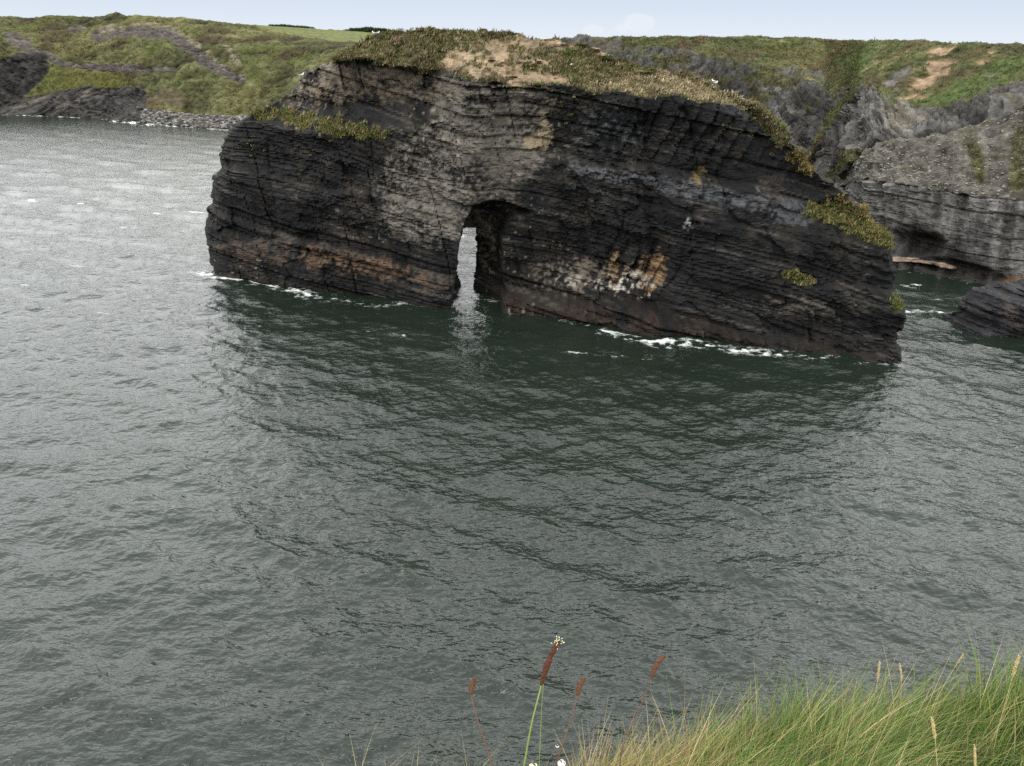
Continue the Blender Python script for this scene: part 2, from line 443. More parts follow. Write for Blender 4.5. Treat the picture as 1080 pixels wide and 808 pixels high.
def arch_paint(a):
    px, py, u, v, s = a['ppx'], a['ppy'], a['u'], a['v'], a['s']
    n1 = fbm(u * .3, v * .5, 1, 201, 4); n2 = fbm(u * 1.6, v * 2.4, 2, 202, 3); n3 = fbm(u * .12, v * .12, 3, 203, 3); n4 = fbm(u * .6, v * .6, 4, 204, 4)
    lay = a['loff'] * .5 + a['bh'] * .5
    base = np.array([0.0105, 0.0105, 0.0107]) * np.ones(px.shape + (3,))
    c = base * (1 + 0.8 * lay * (1 - .6 * a['fr']) + 0.45 * n1 + 0.35 * n2)[..., None].clip(0.25, 3)
    def g(cx, cy, rx, ry, rot=0, k=1.0):
        x, y = px - cx, py - cy; ca, sa = math.cos(rad(rot)), math.sin(rad(rot))
        return k * np.exp(-(((x * ca + y * sa) / rx) ** 2 + ((-x * sa + y * ca) / ry) ** 2))
    n5 = fbm(u * 3.5, v * 4.5, 8, 206, 2)
    def brk(m, n, lo=.25, hi=.6): return sstep(lo, hi, m * (0.75 + 0.5 * n + .3 * n2 + .3 * n5 + .2 * a['bh']))
    grey = np.array([0.118, 0.107, 0.088]); tan = np.array([0.21, 0.165, 0.105]); orange = np.array([0.20, 0.125, 0.068]); rust = np.array([0.024, 0.0165, 0.012])
    c = mix(c, np.array([.030, .025, .020]) * (1 + .4 * n2)[..., None], .6 * sstep(.0, .7, n4 + .5 * n3))
    # paler cleaved face in the upper middle, brown upper tier on the left
    c = mix(c, grey * (1 + .45 * n2 + .3 * lay)[..., None], .85 * brk(1.1 * g(520, 125, 70, 52, 20) + .7 * g(470, 190, 80, 42, 10) + .7 * g(450, 225, 50, 40, 15), n1))
    c = mix(c, np.array([0.125, 0.10, 0.072]) * (1 + .5 * n2 + .4 * lay)[..., None], .8 * brk(g(400, 88, 95, 20, 6) + g(320, 95, 35, 20, 0), n4, .2, .7))
    c = mix(c, tan, .9 * brk(g(576, 140, 9, 22, 10) + g(560, 150, 8, 8), n4, .3, .6))
    c = mix(c, np.array([.075, .078, .083]) * (1 + .3 * n2)[..., None], .8 * brk(g(700, 195, 130, 9, 9) + g(820, 225, 60, 12, 12) + .7 * g(640, 140, 60, 30, 10), n1, .3, .7))
    c = mix(c, np.array([.088, .078, .064]) * (1 + .4 * n2)[..., None], .55 * (1 - sstep(.04, .12, a['ed'])) * sstep(-.2, .4, n1 + .3 * n3))
    # brown band low on the left leg
    c = mix(c, np.array([0.095, 0.060, 0.038]) * (1 + .6 * n2)[..., None], .85 * brk(g(370, 277, 110, 16, 12), .6 * n4 + .6 * a['loff'], .3, .9))
    c = mix(c, np.array([0.07, 0.05, 0.036]), .7 * brk(g(270, 265, 55, 16, 8) + g(460, 300, 25, 14), n4, .3, .8))
    # ochre and white streaks in the recess
    st = vnoise((px + .4 * py) * .16, py * .02, 0, 210) + .5 * vnoise((px + .4 * py) * .4, py * .05, 0, 211)
    c = mix(c, orange * (1 + .4 * n2)[..., None], brk(g(685, 285, 17, 30, 15) + g(648, 288, 7, 26, 5), st, .3, .6))
    c = mix(c, tan * 1.2, .8 * brk(g(665, 288, 45, 28, 5), st, .6, .95))
    c = mix(c, np.array([.42, .40, .35]), .85 * brk(g(610, 297, 34, 9, 5) + g(668, 300, 30, 24) + g(725, 238, 6, 9), st + .5 * n2, .62, .95))
    c = mix(c, np.array([.17, .145, .11]), .6 * brk(g(600, 290, 60, 28, 5), n4, .5, .9))
    c = mix(c, np.array([.12, .10, .075]), .8 * brk(g(512, 255, 14, 45), n4, .5, .9))
    # weed and rust near the water
    lowband = (1 - sstep(0.8, 3.4, v + .9 * n1)) * sstep(495, 540, px) * (1 - .75 * sstep(720, 800, px)) + .4 * (1 - sstep(0.3, 1.2, v + .5 * n1))
    c = mix(c, rust * (1 + .4 * n2)[..., None], .9 * lowband * sstep(-.8, .5, n4))
    c = mix(c, np.array([.055, .030, .020]), .7 * brk(g(688, 340, 20, 13), n4, .3, .8))
    # pale weathered patches and blocks low right
    c = mix(c, np.array([.085, .075, .062]), .8 * brk(g(850, 325, 60, 14, 10), lay + n2, .5, .9))
    sp = vnoise(u * 2.2, v * 2.6, 5, 220)
    c = mix(c, np.array([.30, .28, .22]), .5 * sstep(.80, .9, sp) * sstep(.0, .6, n3))
    # lichen yellow on exposed edges of the right shoulder and left shoulder
    lk = fbm(u * .9, v * 1.1, 7, 240, 4)
    li_ = sstep(-.05, .25, lk) * brk(g(845, 165, 16, 14) + 1.1 * np.exp(-(d_line(px, py, [(846, 158), (866, 182), (898, 208), (922, 236), (940, 252)]) / 11) ** 2) + .8 * g(872, 200, 20, 10, 40) + g(738, 182, 12, 14) + g(288, 112, 14, 12, -40), n4 + .3 * lay, .35, .6)
    c = mix(c, np.array([.15, .112, .048]), .85 * li_)
    # turf and bare earth
    w = a['w']
    tn = fbm(u * .5, v * .9, 1, 230, 4)
    turf = np.array([.125, .100, .056]) * (1 + .5 * tn)[..., None] + np.array([.05, .035, .018]) * sstep(.1, .6, n4)[..., None]
    c = mix(c, turf, sstep(.02, .12, w))
    slump = brk(g(528, 66, 66, 26, 6) + g(610, 50, 50, 7, 8) + .6 * g(575, 88, 40, 8, 5), n1, .3, .55) * sstep(.02, .1, w)
    c = mix(c, np.array([.215, .158, .098]) * (1 + .45 * tn + .3 * n2)[..., None], .95 * slump)
    drybr = brk(1.5 * g(725, 97, 90, 17, 4) + g(645, 92, 40, 12), n4, .3, .7) * sstep(.02, .1, w)
    c = mix(c, np.array([.19, .155, .085]) * (1 + .4 * tn)[..., None], .8 * drybr)
    led = brk(1.2 * np.exp(-(d_line(px, py, [(856, 224), (885, 226), (912, 238), (936, 252)]) / 9) ** 2) * (.75 + .5 * n4) + g(360, 135, 62, 11, 8) + g(300, 122, 35, 8, 5) + g(885, 230, 36, 12, 22) + g(845, 293, 20, 8, 15) + g(945, 320, 4, 14), n4, .35, .6)
    c = mix(c, np.array([.095, .09, .034]) * (1 + .4 * tn)[..., None], .9 * led)
    a['lich'] = li_; a['led'] = led; a['slump'] = slump; a['dry'] = drybr
    return np.clip(c * .82, 0.004, 0.9)

arch = empty('sea_arch', unz(560, 335)); arch_inv = -np.array(arch.location)
tag(arch, 'large dark layered sea arch with a narrow hole and a turf top', 'sea arch')
rock, A = rock_slab('rock_face', OUT, A1, A2, 6.0, HOLE, arch_shape, arch_paint, thick=9.0, seed=5, front=6.0)
def under(o, root):
    o.parent = root; o.matrix_parent_inverse = Matrix.Translation(-Vector(root.location))
under(rock, arch)

def pick(mask, n):
    ii = np.flatnonzero(mask.ravel())
    return ii[rng.integers(0, len(ii), n)]
def on_arch(mask, n, size, cols, nm, lean=(.35, .1, 0), lab=None):
    k = pick(mask & A['inside'], n)
    P = A['FV'].reshape(-1, 3)[k] + rng.normal(0, .08, (n, 3)) - [0, 0, .05]
    pick_c = rng.integers(0, len(cols), n); cc = np.array(cols)[pick_c] * rng.uniform(.7, 1.25, (n, 1))
    V, Fc, c = tufts(P, size[0] + (size[1] * 1.35 - size[0]) * rng.random(n) ** 1.8, cc, lean=lean, wr=.34)
    o = mesh_np(nm, V, Fc, M_tuft, c); under(o, arch); o['kind'] = 'stuff'
    if lab: o['label'] = lab
    return o
green = [(.075, .082, .028), (.11, .10, .042), (.17, .14, .075), (.050, .058, .022), (.10, .072, .040), (.06, .075, .022), (.14, .10, .06)]
dry = [(.24, .19, .115), (.17, .14, .075), (.29, .235, .15), (.11, .095, .045)]
gold = [(.075, .085, .028), (.13, .11, .055), (.06, .07, .024), (.07, .08, .026), (.17, .125, .055), (.12, .11, .035)]
on_arch((A['w'] > .015) & (A['slump'] < .45) & (A['dry'] < .75), 6500, (.12, .40), green, 'turf_cap', lab='shaggy green turf along the flat top of the arch')
on_arch((A['w'] > .06) & (A['dry'] > .3), 3200, (.12, .34), dry, 'dry_turf', lab='straw coloured turf on the sloping right part of the top')
on_arch((A['ed'] < .16) & (A['ppy'] < 165) & (A['E'] > .5) & (A['w'] < .01) & (A['ppx'] < 820) & (fbm(A['u'] * .22, A['v'] * .3, 3, 801, 3) > .18), 420, (.08, .26), [(.10, .10, .035), (.15, .12, .05), (.07, .08, .03)], 'ledge_plants', lab='small tufts of plants along the upper ledges')
on_arch((A['led'] > rng.uniform(.2, .95, A['led'].shape)) & (A['ppx'] < 500), 1100, (.2, .45), gold, 'grass_ledge', lab='tawny grass on the ledge over the left leg')
on_arch((A['lich'] > .5) & (A['ppx'] > 760), 500, (.12, .35), [(.17, .12, .045), (.12, .095, .035), (.09, .08, .03)], 'lichen_tuft', lab='ochre tufts on the crags of the right shoulder')
on_arch((A['led'] > rng.uniform(.2, .95, A['led'].shape)) & (A['ppx'] > 700), 1800, (.18, .4), gold, 'grass_ledge', lab='golden green grass patch on the right shoulder')

# ------------------------------------------------------------------ small dark rock by the right edge
def rock_shape(dd, a):
    px, py = a['px'], a['py']; a['w'] = np.zeros_like(px)
    dd = dd + 2.2 * sstep(0, 26, pl(px, [(990, 345), (1030, 330), (1080, 326), (1180, 330)]) - py)
    return dd
def rock_paint(a):
    n1 = fbm(a['u'] * .6, a['v'] * .8, 1, 301, 4); n2 = fbm(a['u'] * 2, a['v'] * 2, 1, 302, 3)
    c = np.array([.024, .024, .026]) * np.ones(n1.shape + (3,)) * (1 + .45 * a['bh'] + .5 * n1)[..., None].clip(.3, 3)
    c = mix(c, np.array([.050, .038, .030]), .7 * sstep(.25, .6, n1 + .3 * n2))
    return np.clip(c, .006, .5)
R1, R2 = unz(990, 344), unz(1175, 372)
small = empty('rock', unz(1050, 350))
tag(small, 'low black rock jutting into the water at the right edge', 'rock')
so, SA = rock_slab('rock_body', [(990, 345), (994, 336), (1004, 331), (1016, 330), (1024, 318), (1034, 308), (1050, 302), (1080, 300), (1120, 297), (1155, 306), (1175, 330), (1180, 375)],
                   R1, R2, 2.5, None, rock_shape, rock_paint, thick=3.5, seed=15, Rr=2.0, step=0.13, front=2.5)
under(so, small)

# ------------------------------------------------------------------ lofted terrain
def blur(a, it, ax):
    for _ in range(it):
        p = np.concatenate([a.take([0], ax), a, a.take([-1], ax)], ax)
        n = a.shape[ax]
        a = .25 * p.take(range(0, n), ax) + .5 * p.take(range(1, n + 1), ax) + .25 * p.take(range(2, n + 2), ax)
    return a
def loft(ctrl, ns, rowcounts, smooth=(6, 3)):
    C = np.array(ctrl)                                   # S,R,3
    S, R, _ = C.shape
    xs = np.linspace(0, S - 1, ns)
    # stations evenly by image length of the base row
    dl = np.r_[0, np.cumsum(np.linalg.norm(np.diff(C[:, 1], axis=0), axis=1) + .01)]
    sx = np.interp(np.linspace(0, dl[-1], ns), dl, np.arange(S))
    i0 = np.clip(np.floor(sx).astype(int), 0, S - 2); t = (sx - i0)[:, None, None]
    G = C[i0] * (1 - t) + C[i0 + 1] * t
    G = blur(G, smooth[0] * max(1, ns // 120), 0)
    rows = []
    for r in range(R - 1):
        for k in range(rowcounts[r]): rows.append(r + k / rowcounts[r])
    rows.append(R - 1)
    rows = np.array(rows); j0 = np.clip(np.floor(rows).astype(int), 0, R - 2); q = (rows - j0)[None, :, None]
    G = G[:, j0] * (1 - q) + G[:, j0 + 1] * q
    G = blur(G, smooth[1], 1)
    return G, rows
def normals(G):
    du = np.gradient(G, axis=0); dv = np.gradient(G, axis=1)
    n = np.cross(du, dv); n /= np.linalg.norm(n, axis=-1, keepdims=True) + 1e-9
    return n

# --- left headland ---------------------------------------------------------
def hl(x, y0, rows, sky, skyoff):
    b = unz(x, y0); d = hd(b)
    pts = [b + [0, 0, -3] - (b - CAM) * [1, 1, 0] * .01, b]
    for (y, off) in rows: pts.append(und(x, y, d + off))
    k = und(x, sky, d + skyoff); pts.append(k)
    dirn = (k - CAM) * [1, 1, 0]; dirn /= np.linalg.norm(dirn)
    for ex, dz in ((40, -1.5), (300, -6), (1600, -9)):
        pts.append(k + dirn * ex + np.array([0, 0, dz]))
    return pts
HS = [(-420, 100, [(96, 4), (60, 18), (38, 40)], 22, 75), (-200, 112, [(107, 4), (66, 16), (38, 40)], 19, 75), (-60, 119, [(113, 3), (60, 9), (36, 40)], 18, 75),
      (0, 120.5, [(112, 3), (57, 10), (36, 42)], 18, 75), (40, 121.5, [(112, 4), (62, 14), (38, 42)], 18, 75), (80, 123, [(104, 7), (72, 22), (42, 45)], 17, 78),
      (120, 126, [(100, 9), (72, 24), (42, 45)], 16.5, 80), (150, 129, [(113, 8), (80, 24), (44, 48)], 17, 82), (200, 133.5, [(122, 9), (86, 26), (48, 50)], 20, 85),
      (245, 137, [(125, 9), (90, 28), (54, 52)], 24, 90), (300, 142, [(126, 9), (92, 30), (52, 58)], 28, 120), (350, 147, [(128, 9), (94, 32), (50, 60)], 31, 150),
      (400, 152, [(130, 9), (96, 34), (54, 62)], 34.5, 170), (470, 160, [(136, 9), (100, 36), (58, 62)], 36, 170), (560, 172, [(140, 9), (104, 36), (60, 62)], 38.5, 170)]
G, rows = loft([hl(*h) for h in HS], 520, [4, 26, 60, 70, 60, 10, 8, 6], (4, 3))
nrm = normals(G); X, Y, Z = G[..., 0], G[..., 1], G[..., 2]
if nrm[..., 2].mean() < 0: nrm = -nrm
px, py = proj(G)
cl = np.clip((Z + 1) / 3, 0, 1)
n1 = fbm(X * .03, Y * .03, Z * .03, 401, 4); n2 = fbm(X * .16, Y * .16, Z * .16, 402, 4); n3 = fbm(X * .5, Y * .5, Z * .5, 403, 3)
def gg(cx, cy, rx, ry, rot=0):
    x, y = px - cx, py - cy; ca, sa = math.cos(rad(rot)), math.sin(rad(rot))
    return np.exp(-(((x * ca + y * sa) / rx) ** 2 + ((-x * sa + y * ca) / ry) ** 2))
def ln(pts, w): return np.exp(-(d_line(px, py, pts) / w) ** 2)
strat = np.sin((Z - .12 * X + 2.5 * n1) * 4.2) * .5 + .5
hs1, hl1, hly1, hbh1, he1, hm1 = strata(X, Z - .42 * X + .1 * Y + 2 * n1, 65, .9, 3.2)
hs2, hl2, hly2, hbh2, he2, hm2 = strata(X, Z + .5 * X + 2 * n1, 66, .8, 2.6)
slab = np.sin((px * .5 + py * 1.1 + 6 * n1) * .42)
m_dark = sstep(.35, .6, in_poly(px, py, [(-500, 62), (0, 62), (20, 55), (50, 58), (52, 72), (40, 90), (20, 104), (0, 112), (-500, 108)]) * 1.0 + .18 * n2)
m_slab = sstep(.35, .65, (in_poly(px, py, [(-500, 124), (-500, 108), (0, 110), (24, 103), (60, 97), (95, 92), (150, 93), (158, 104), (150, 118), (158, 131), (60, 128)]) * 1.0) + .25 * n2)
m_out = sstep(.4, .75, ln([(12, 40), (28, 48), (46, 58), (62, 66), (100, 72), (150, 73), (185, 72)], 4.0) * 1.0 + .35 * n2 * ln([(12, 40), (46, 58), (100, 72), (185, 72)], 7))
m_out = np.maximum(m_out, sstep(.45, .8, ln([(12, 41), (45, 60)], 9) + .3 * n2))
m_out = np.maximum(m_out, sstep(.45, .8, (ln([(102, 38), (140, 32), (180, 37), (205, 55), (225, 70), (255, 83)], 8) + .35 * n2)))
m_out = np.maximum(m_out, .7 * sstep(.45, .75, gg(82, 31, 18, 5) + .5 * n2))
m_tan = sstep(.5, .8, ln([(105, 33), (140, 26), (178, 27), (205, 45), (222, 60), (234, 68)], 3.2) + .4 * n3 * ln([(105, 33), (178, 27), (222, 60)], 6) + .9 * ln([(236, 44), (243, 54), (252, 70)], 4.5))
m_beach = sstep(.4, .7, in_poly(px, py, [(150, 116), (175, 117), (215, 121), (260, 124), (300, 126), (300, 145), (240, 138), (150, 131)]) * 1.0 + .3 * n2)
m_earth = sstep(.4, .8, gg(185, 105, 35, 10, 8) + .4 * n2) * .7
m_field = sstep(.45, .6, in_poly(px, py, [(258, 23), (300, 28), (345, 31.5), (420, 33.5), (400, 46), (345, 43), (290, 34)]) + .1 * n1)
grass = np.array([.092, .095, .043]) * (1 + .35 * n1 + .65 * n2 + .3 * n3)[..., None] + np.array([.03, .02, .006]) * sstep(0, .7, n1)[..., None]
grass = mix(grass, np.array([.060, .043, .028]), .85 * sstep(.15, .7, fbm(X * .07, Y * .07, Z * .07, 405, 4)))
grass = mix(grass, np.array([.105, .12, .035]), .6 * sstep(.2, .7, fbm(X * .05, Y * .05, Z * .05, 406, 4)))
grass = mix(grass, np.array([.11, .105, .03]), .7 * sstep(.4, .8, gg(95, 85, 60, 14, 0) + .3 * n2))
c = np.clip(grass, .01, 1)
rockc = np.array([.115, .102, .090]) * (1 + .45 * n3 + .5 * (strat - .5))[..., None]
c = mix(c, rockc, m_out); c = mix(c, np.array([.21, .175, .135]) * (1 + .5 * n3)[..., None], .8 * m_tan * sstep(-.5, .4, n3 + n2))
c = mix(c, np.array([.050, .048, .046]) * (1 + .4 * n3 + .5 * hly2 + .3 * hbh2)[..., None], m_dark)
sl = np.array([.075, .071, .067]) * (1 + .3 * n3 + .6 * hly1 + .3 * hbh1)[..., None]
sl = mix(sl, np.array([.16, .14, .12]), sstep(.3, .8, slab + .4 * n2) * sstep(.3, .7, gg(35, 108, 26, 9, -25) + gg(80, 104, 22, 7, -25) + .2 * n2))
c = mix(c, sl, m_slab)
c = mix(c, np.array([.10, .072, .052]) * (1 + .4 * n3)[..., None], m_earth)
c = mix(c, np.array([.15, .135, .12]) * (1 + .4 * n3)[..., None], m_beach)
c = mix(c, np.array([.150, .165, .062]) * (1 + .12 * n2)[..., None], m_field)
rockm = np.maximum.reduce([m_out, m_dark, m_slab])
disp = (.9 * n2 + .35 * n3) * (1 - .85 * m_field) * cl + m_out * (1.2 * np.round(strat * 2) / 2 - .5 + .6 * n3) + 1.5 * hs1 * m_slab * (1 - m_out) + 1.3 * hs2 * m_dark
disp = disp - .6 * m_out
bumpm = 2.2 * np.exp(-((px - 125) / 7.0) ** 2) * np.clip(1 - np.abs(rows[None, :] - 5.0) / .25, 0, 1)
far = (1 - sstep(5.2, 6.5, rows))[None, :]
G2 = G + nrm * (disp * far)[..., None]; G2[..., 2] += bumpm
c = c * .62
hill = mesh_np('hill', G2.reshape(-1, 3), grid_faces(*G2.shape[:2]), M_hill, np.clip(c, .008, .9).reshape(-1, 3), smooth=False)
tag(hill, 'grassy headland with rock outcrops across the bay, behind the left of the arch', None, None, 'structure')
# rough grass and bracken on it
ok = (rockm < .3) & (m_beach < .3) & (m_field < .2) & (m_earth < .6) & (Z > 2) & (rows[None, :] < 5.1) & (px > -60) & (px < 480)
k = pick(ok, 15000); base = G2.reshape(-1, 3)[k] + rng.normal(0, .4, (15000, 3)) * [1, 1, 0]
V, Fc, cc = tufts(base - [0, 0, .25], rng.uniform(.25, .8, len(k)), c.reshape(-1, 3)[k] * rng.uniform(.6, 1.35, (len(k), 1)), per=5, wr=.38)
tag(mesh_np('rough_grass', V, Fc, M_tuft, cc), 'rough olive grass and bracken covering the far headland', 'grass', None, 'stuff')

# shingle on the beach under it
def stones(base, size, col, squash=.65):
    import itertools
    t = (1 + 5 ** .5) / 2
    iv = np.array([(-1, t, 0), (1, t, 0), (-1, -t, 0), (1, -t, 0), (0, -1, t), (0, 1, t), (0, -1, -t), (0, 1, -t), (t, 0, -1), (t, 0, 1), (-t, 0, -1), (-t, 0, 1)]) / math.hypot(1, t)
    fc = np.array([(0, 11, 5), (0, 5, 1), (0, 1, 7), (0, 7, 10), (0, 10, 11), (1, 5, 9), (5, 11, 4), (11, 10, 2), (10, 7, 6), (7, 1, 8), (3, 9, 4), (3, 4, 2), (3, 2, 6), (3, 6, 8), (3, 8, 9), (4, 9, 5), (2, 4, 11), (6, 2, 10), (8, 6, 7), (9, 8, 1)])
    n = len(base)
    v = iv[None] * size[:, None, None] * rng.uniform(.7, 1.25, (n, 12, 1)) * np.stack([rng.uniform(.8, 1.4, n), rng.uniform(.8, 1.2, n), np.full(n, squash)], 1)[:, None, :]
    a = rng.uniform(0, 6.28, n); ca, sa = np.cos(a)[:, None], np.sin(a)[:, None]
    v = np.stack([v[..., 0] * ca - v[..., 1] * sa, v[..., 0] * sa + v[..., 1] * ca, v[..., 2]], -1) + base[:, None]
    Fc = (fc[None] + (np.arange(n) * 12)[:, None, None]).reshape(-1, 3)
    return v.reshape(-1, 3), Fc, np.repeat(col, 12, 0)
k = pick((m_beach > .5) & (Z > -.3), 2600); base = G2.reshape(-1, 3)[k] + rng.normal(0, .5, (2600, 3)) * [1, 1, .05]
sc = rng.choice([.045, .08, .12, .2], 2600)[:, None] * np.array([1, .93, .86]) * rng.uniform(.7, 1.1, (2600, 1))
V, Fc, cc = stones(base, rng.uniform(.3, .95, 2600), sc)
tag(mesh_np('shingle', V, Fc, M_stone, cc), 'grey and pale boulders of the beach below the far headland', 'shingle', None, 'stuff')

# --- right-hand cliffs -----------------------------------------------------
def rc(x, y0, rows, sky, skyoff):
    b = unz(x, y0); d = hd(b)
    pts = [b + [0, 0, -3] - (b - CAM) * [1, 1, 0] * .01, b]
    for (y, off) in rows: pts.append(und(x, y, d + off))
    k = und(x, sky, d + skyoff); pts.append(k)
    dirn = (k - CAM) * [1, 1, 0]; dirn /= np.linalg.norm(dirn)
    for ex, dz in ((30, -.6), (250, -1.5), (1500, -4)):
        pts.append(k + dirn * ex + np.array([0, 0, dz]))
    return pts
RS = [(380, 186, [(150, 5), (105, 14), (78, 24)], 52, 40), (470, 188, [(155, 5), (108, 12), (78, 22)], 50, 40), (560, 192, [(160, 5), (112, 12), (75, 22)], 44, 44), (640, 205, [(165, 5), (112, 12), (62, 24)], 39, 46), (720, 228, [(180, 5), (122, 12), (78, 24)], 38.5, 50),
      (790, 224, [(180, 6), (140, 12), (95, 24)], 38.5, 55), (845, 224, [(185, 6), (140, 12), (98, 24)], 39, 55), (872, 226, [(190, 5), (145, 11), (104, 24)], 41, 58), (893, 245, [(198, 5), (160, 12), (108, 30)], 42.5, 68),
      (908, 270, [(186, 3), (152, 10), (106, 34)], 43.5, 76), (950, 285, [(192, 3), (143, 11), (113, 28)], 42, 66), (1000, 293, [(200, 3), (138, 12), (113, 25)], 44, 58), (1040, 300, [(206, 3), (127, 13), (106, 23)], 45, 50),
      (1080, 306, [(208, 4), (108, 15), (94, 24)], 46.5, 50), (1160, 318, [(215, 4), (100, 17), (80, 25)], 48, 50), (1350, 340, [(225, 4), (100, 17), (75, 25)], 51, 50)]
G, rows = loft([rc(*h) for h in RS], 760, [4, 120, 70, 60, 110, 8, 8, 5], (2, 2))
nrm = normals(G); X, Y, Z = G[..., 0], G[..., 1], G[..., 2]
if nrm[..., 2].mean() < 0: nrm = -nrm
px, py = proj(G)
U_ = X * .95 - Y * .3
n1 = fbm(X * .05, Y * .05, Z * .06, 501, 4); n2 = fbm(X * .25, Y * .25, Z * .3, 502, 4); n3 = fbm(X * .8, Y * .8, Z * 1.0, 503, 4)
sd, li, loff, bh, ed, fr = strata(U_, Z + .06 * U_ + 1.2 * n1, 25, .4, 1.6)
vc1, vt1, vb1 = voro(U_ / 8 + .5 * n1, Z / 11 + U_ / 22, 561); vc2, vt2, vb2 = voro(U_ / 2.6 + .4 * n2, Z / 3.6 + U_ / 8, 571)
fq = U_ * .72 + Z * .5 + 3.2 * n1 + 1.6 * np.sin(Z * .22 + U_ * .1)
fd, fli, flay, fbh, fed, fmas = strata(Z * .8 - U_ * .5, fq, 45, .5, 2.0)
scr = sstep(.4, .6, in_poly(px, py, [(878, 200), (898, 178), (912, 154), (940, 144), (965, 143), (1002, 138), (1040, 126), (1085, 106), (1400, 80), (1400, 228), (1085, 212), (1000, 203), (940, 192), (905, 190)]) + .22 * n2)
wall = sstep(.4, .6, in_poly(px, py, [(870, 330), (884, 196), (905, 188), (940, 190), (1000, 201), (1085, 210), (1400, 228), (1400, 360)]) + .15 * n2)
gtop = [(600, 42), (640, 46), (700, 53), (760, 66), (800, 76), (830, 73), (850, 72), (870, 84), (884, 98), (900, 98), (925, 100), (950, 104), (975, 115), (995, 118), (1020, 104), (1045, 97), (1080, 88), (1400, 60)]
turf = sstep(-5, 6, pl(px, gtop) - py + 12 * n2 + 11 * n1)
gul = sstep(.45, .8, ln([(905, 92), (880, 118), (862, 150), (840, 180)], 5) + .35 * n2) * (1 - scr)
ledg = sstep(.45, .75, ln([(905, 162), (886, 178), (874, 196)], 7) + gg(1030, 172, 9, 24, -18) + gg(1075, 185, 12, 22, 25) + gg(1075, 140, 6, 22) + .5 * gg(1000, 158, 20, 5) + .5 * gg(945, 172, 35, 6) + .45 * n2)
ledg = np.maximum(ledg, .9 * sstep(.22, .5, fbm(X * .12, Y * .12, Z * .35, 595, 4) - .004 * np.clip(py - 70, 0, 200)) * (1 - sstep(860, 900, px)) * (1 - scr) * (1 - wall))
earth = sstep(.4, .75, gg(992, 66, 30, 14, -38) + gg(970, 88, 18, 9, -30) + .9 * gg(1038, 62, 16, 5, -30) + .55 * n2 + .3 * n3)
scar = sstep(.45, .75, gg(948, 78, 22, 8, -35) + .9 * gg(1042, 103, 22, 5, -25) + .8 * gg(1048, 78, 12, 4, -20) + .4 * n2)
# folded beds of the inner cliff
fold = np.sin((U_ * .55 + 3.0 * np.sin(Z * .28 + 1.5 * n1) + 5 * n1) * 2.1) * .5 + .5
vst = fbm(U_ * .9, Z * .08, 1, 511, 4)
rockc = np.array([.122, .117, .108]) * (1 + .3 * n3 + .75 * flay + .35 * fbh + .35 * (fold - .5) + .4 * n1)[..., None]
rockc = mix(rockc, np.array([.21, .185, .14]) * (1 + .3 * n3)[..., None], .8 * sstep(.4, .8, gg(945, 122, 16, 22, -20) + .6 * gg(985, 130, 30, 10) + .4 * n2))
rockc = mix(rockc, np.array([.06, .06, .064]), .7 * sstep(.15, .7, n2 + .35 * (fold - .5)))
rockc = mix(rockc, np.array([.11, .092, .062]) * (1 + .4 * n3)[..., None], .7 * sstep(.15, .6, fbm(U_ * .2 + Z * .2, Z * .06 - U_ * .04, 4, 590, 4)))
rockc = mix(rockc, np.array([.047, .046, .044]), .75 * sstep(.1, .6, fbm(U_ * .14 + Z * .1, Z * .07, 6, 591, 4)))
rockc = mix(rockc, np.array([.062, .062, .060]), .6 * (1 - sstep(720, 850, px)) * sstep(-.4, .4, n1))
wallc = np.array([.135, .131, .124]) * (1 + .45 * vst + .3 * n3 + .15 * bh)[..., None]
wallc = mix(wallc, np.array([.042, .040, .040]), .6 * sstep(.25, .8, fbm(U_ * .35, Z * .15, 3, 512, 4)))
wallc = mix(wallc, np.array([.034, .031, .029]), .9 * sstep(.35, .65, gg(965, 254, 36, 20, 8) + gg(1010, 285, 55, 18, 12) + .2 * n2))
wallc = mix(wallc, np.array([.16, .09, .05]), .8 * sstep(.5, .8, gg(1070, 297, 24, 14) + .35 * n2))
gly = fbm(U_ * .35 + .5 * n2, Z * .05, 3, 541, 4)
scrc = np.array([.112, .102, .086]) * (1 + .35 * n3 + .3 * n2 + .4 * gly)[..., None]
spk = vnoise(X * 1.6, Y * 1.6, Z * 1.6, 520)
scrc = mix(scrc, np.array([.30, .29, .27]), .7 * sstep(.72, .85, spk)); scrc = mix(scrc, np.array([.07, .07, .032]), .5 * sstep(.3, .7, fbm(X * .4, Y * .4, Z * .4, 521, 3)))
gc = np.array([.080, .088, .036]) * (1 + .4 * n2 + .3 * n3)[..., None]
gc = mix(gc, np.array([.115, .105, .045]), .7 * sstep(.0, .6, fbm(X * .09, Y * .09, Z * .12, 530, 4)))
gc = mix(gc, np.array([.085, .040, .038]), .65 * sstep(.1, .55, fbm(X * .16, Y * .16, Z * .2, 531, 4)) * (1 - .6 * sstep(780, 980, px + 80 * n1)))
gc = mix(gc, np.array([.078, .11, .036]), .75 * sstep(.4, .75, gg(1010, 95, 45, 12, -20) + gg(1060, 75, 30, 14, -25) + .6 * gg(905, 60, 30, 24, -30) + .35 * n2))
gc = mix(gc, np.array([.075, .070, .055]), .6 * sstep(.35, .7, fbm(X * .2, Y * .2, Z * .25, 533, 4)) * (1 - sstep(760, 900, px + 50 * n1)))
c = rockc
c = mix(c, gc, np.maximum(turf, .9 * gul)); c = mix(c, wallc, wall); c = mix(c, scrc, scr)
c = mix(c, np.array([.085, .082, .032]) * (1 + .4 * n3)[..., None], .85 * ledg)
c = mix(c, np.array([.26, .185, .115]) * (1 + .5 * n3 + .3 * n2)[..., None], earth * turf)
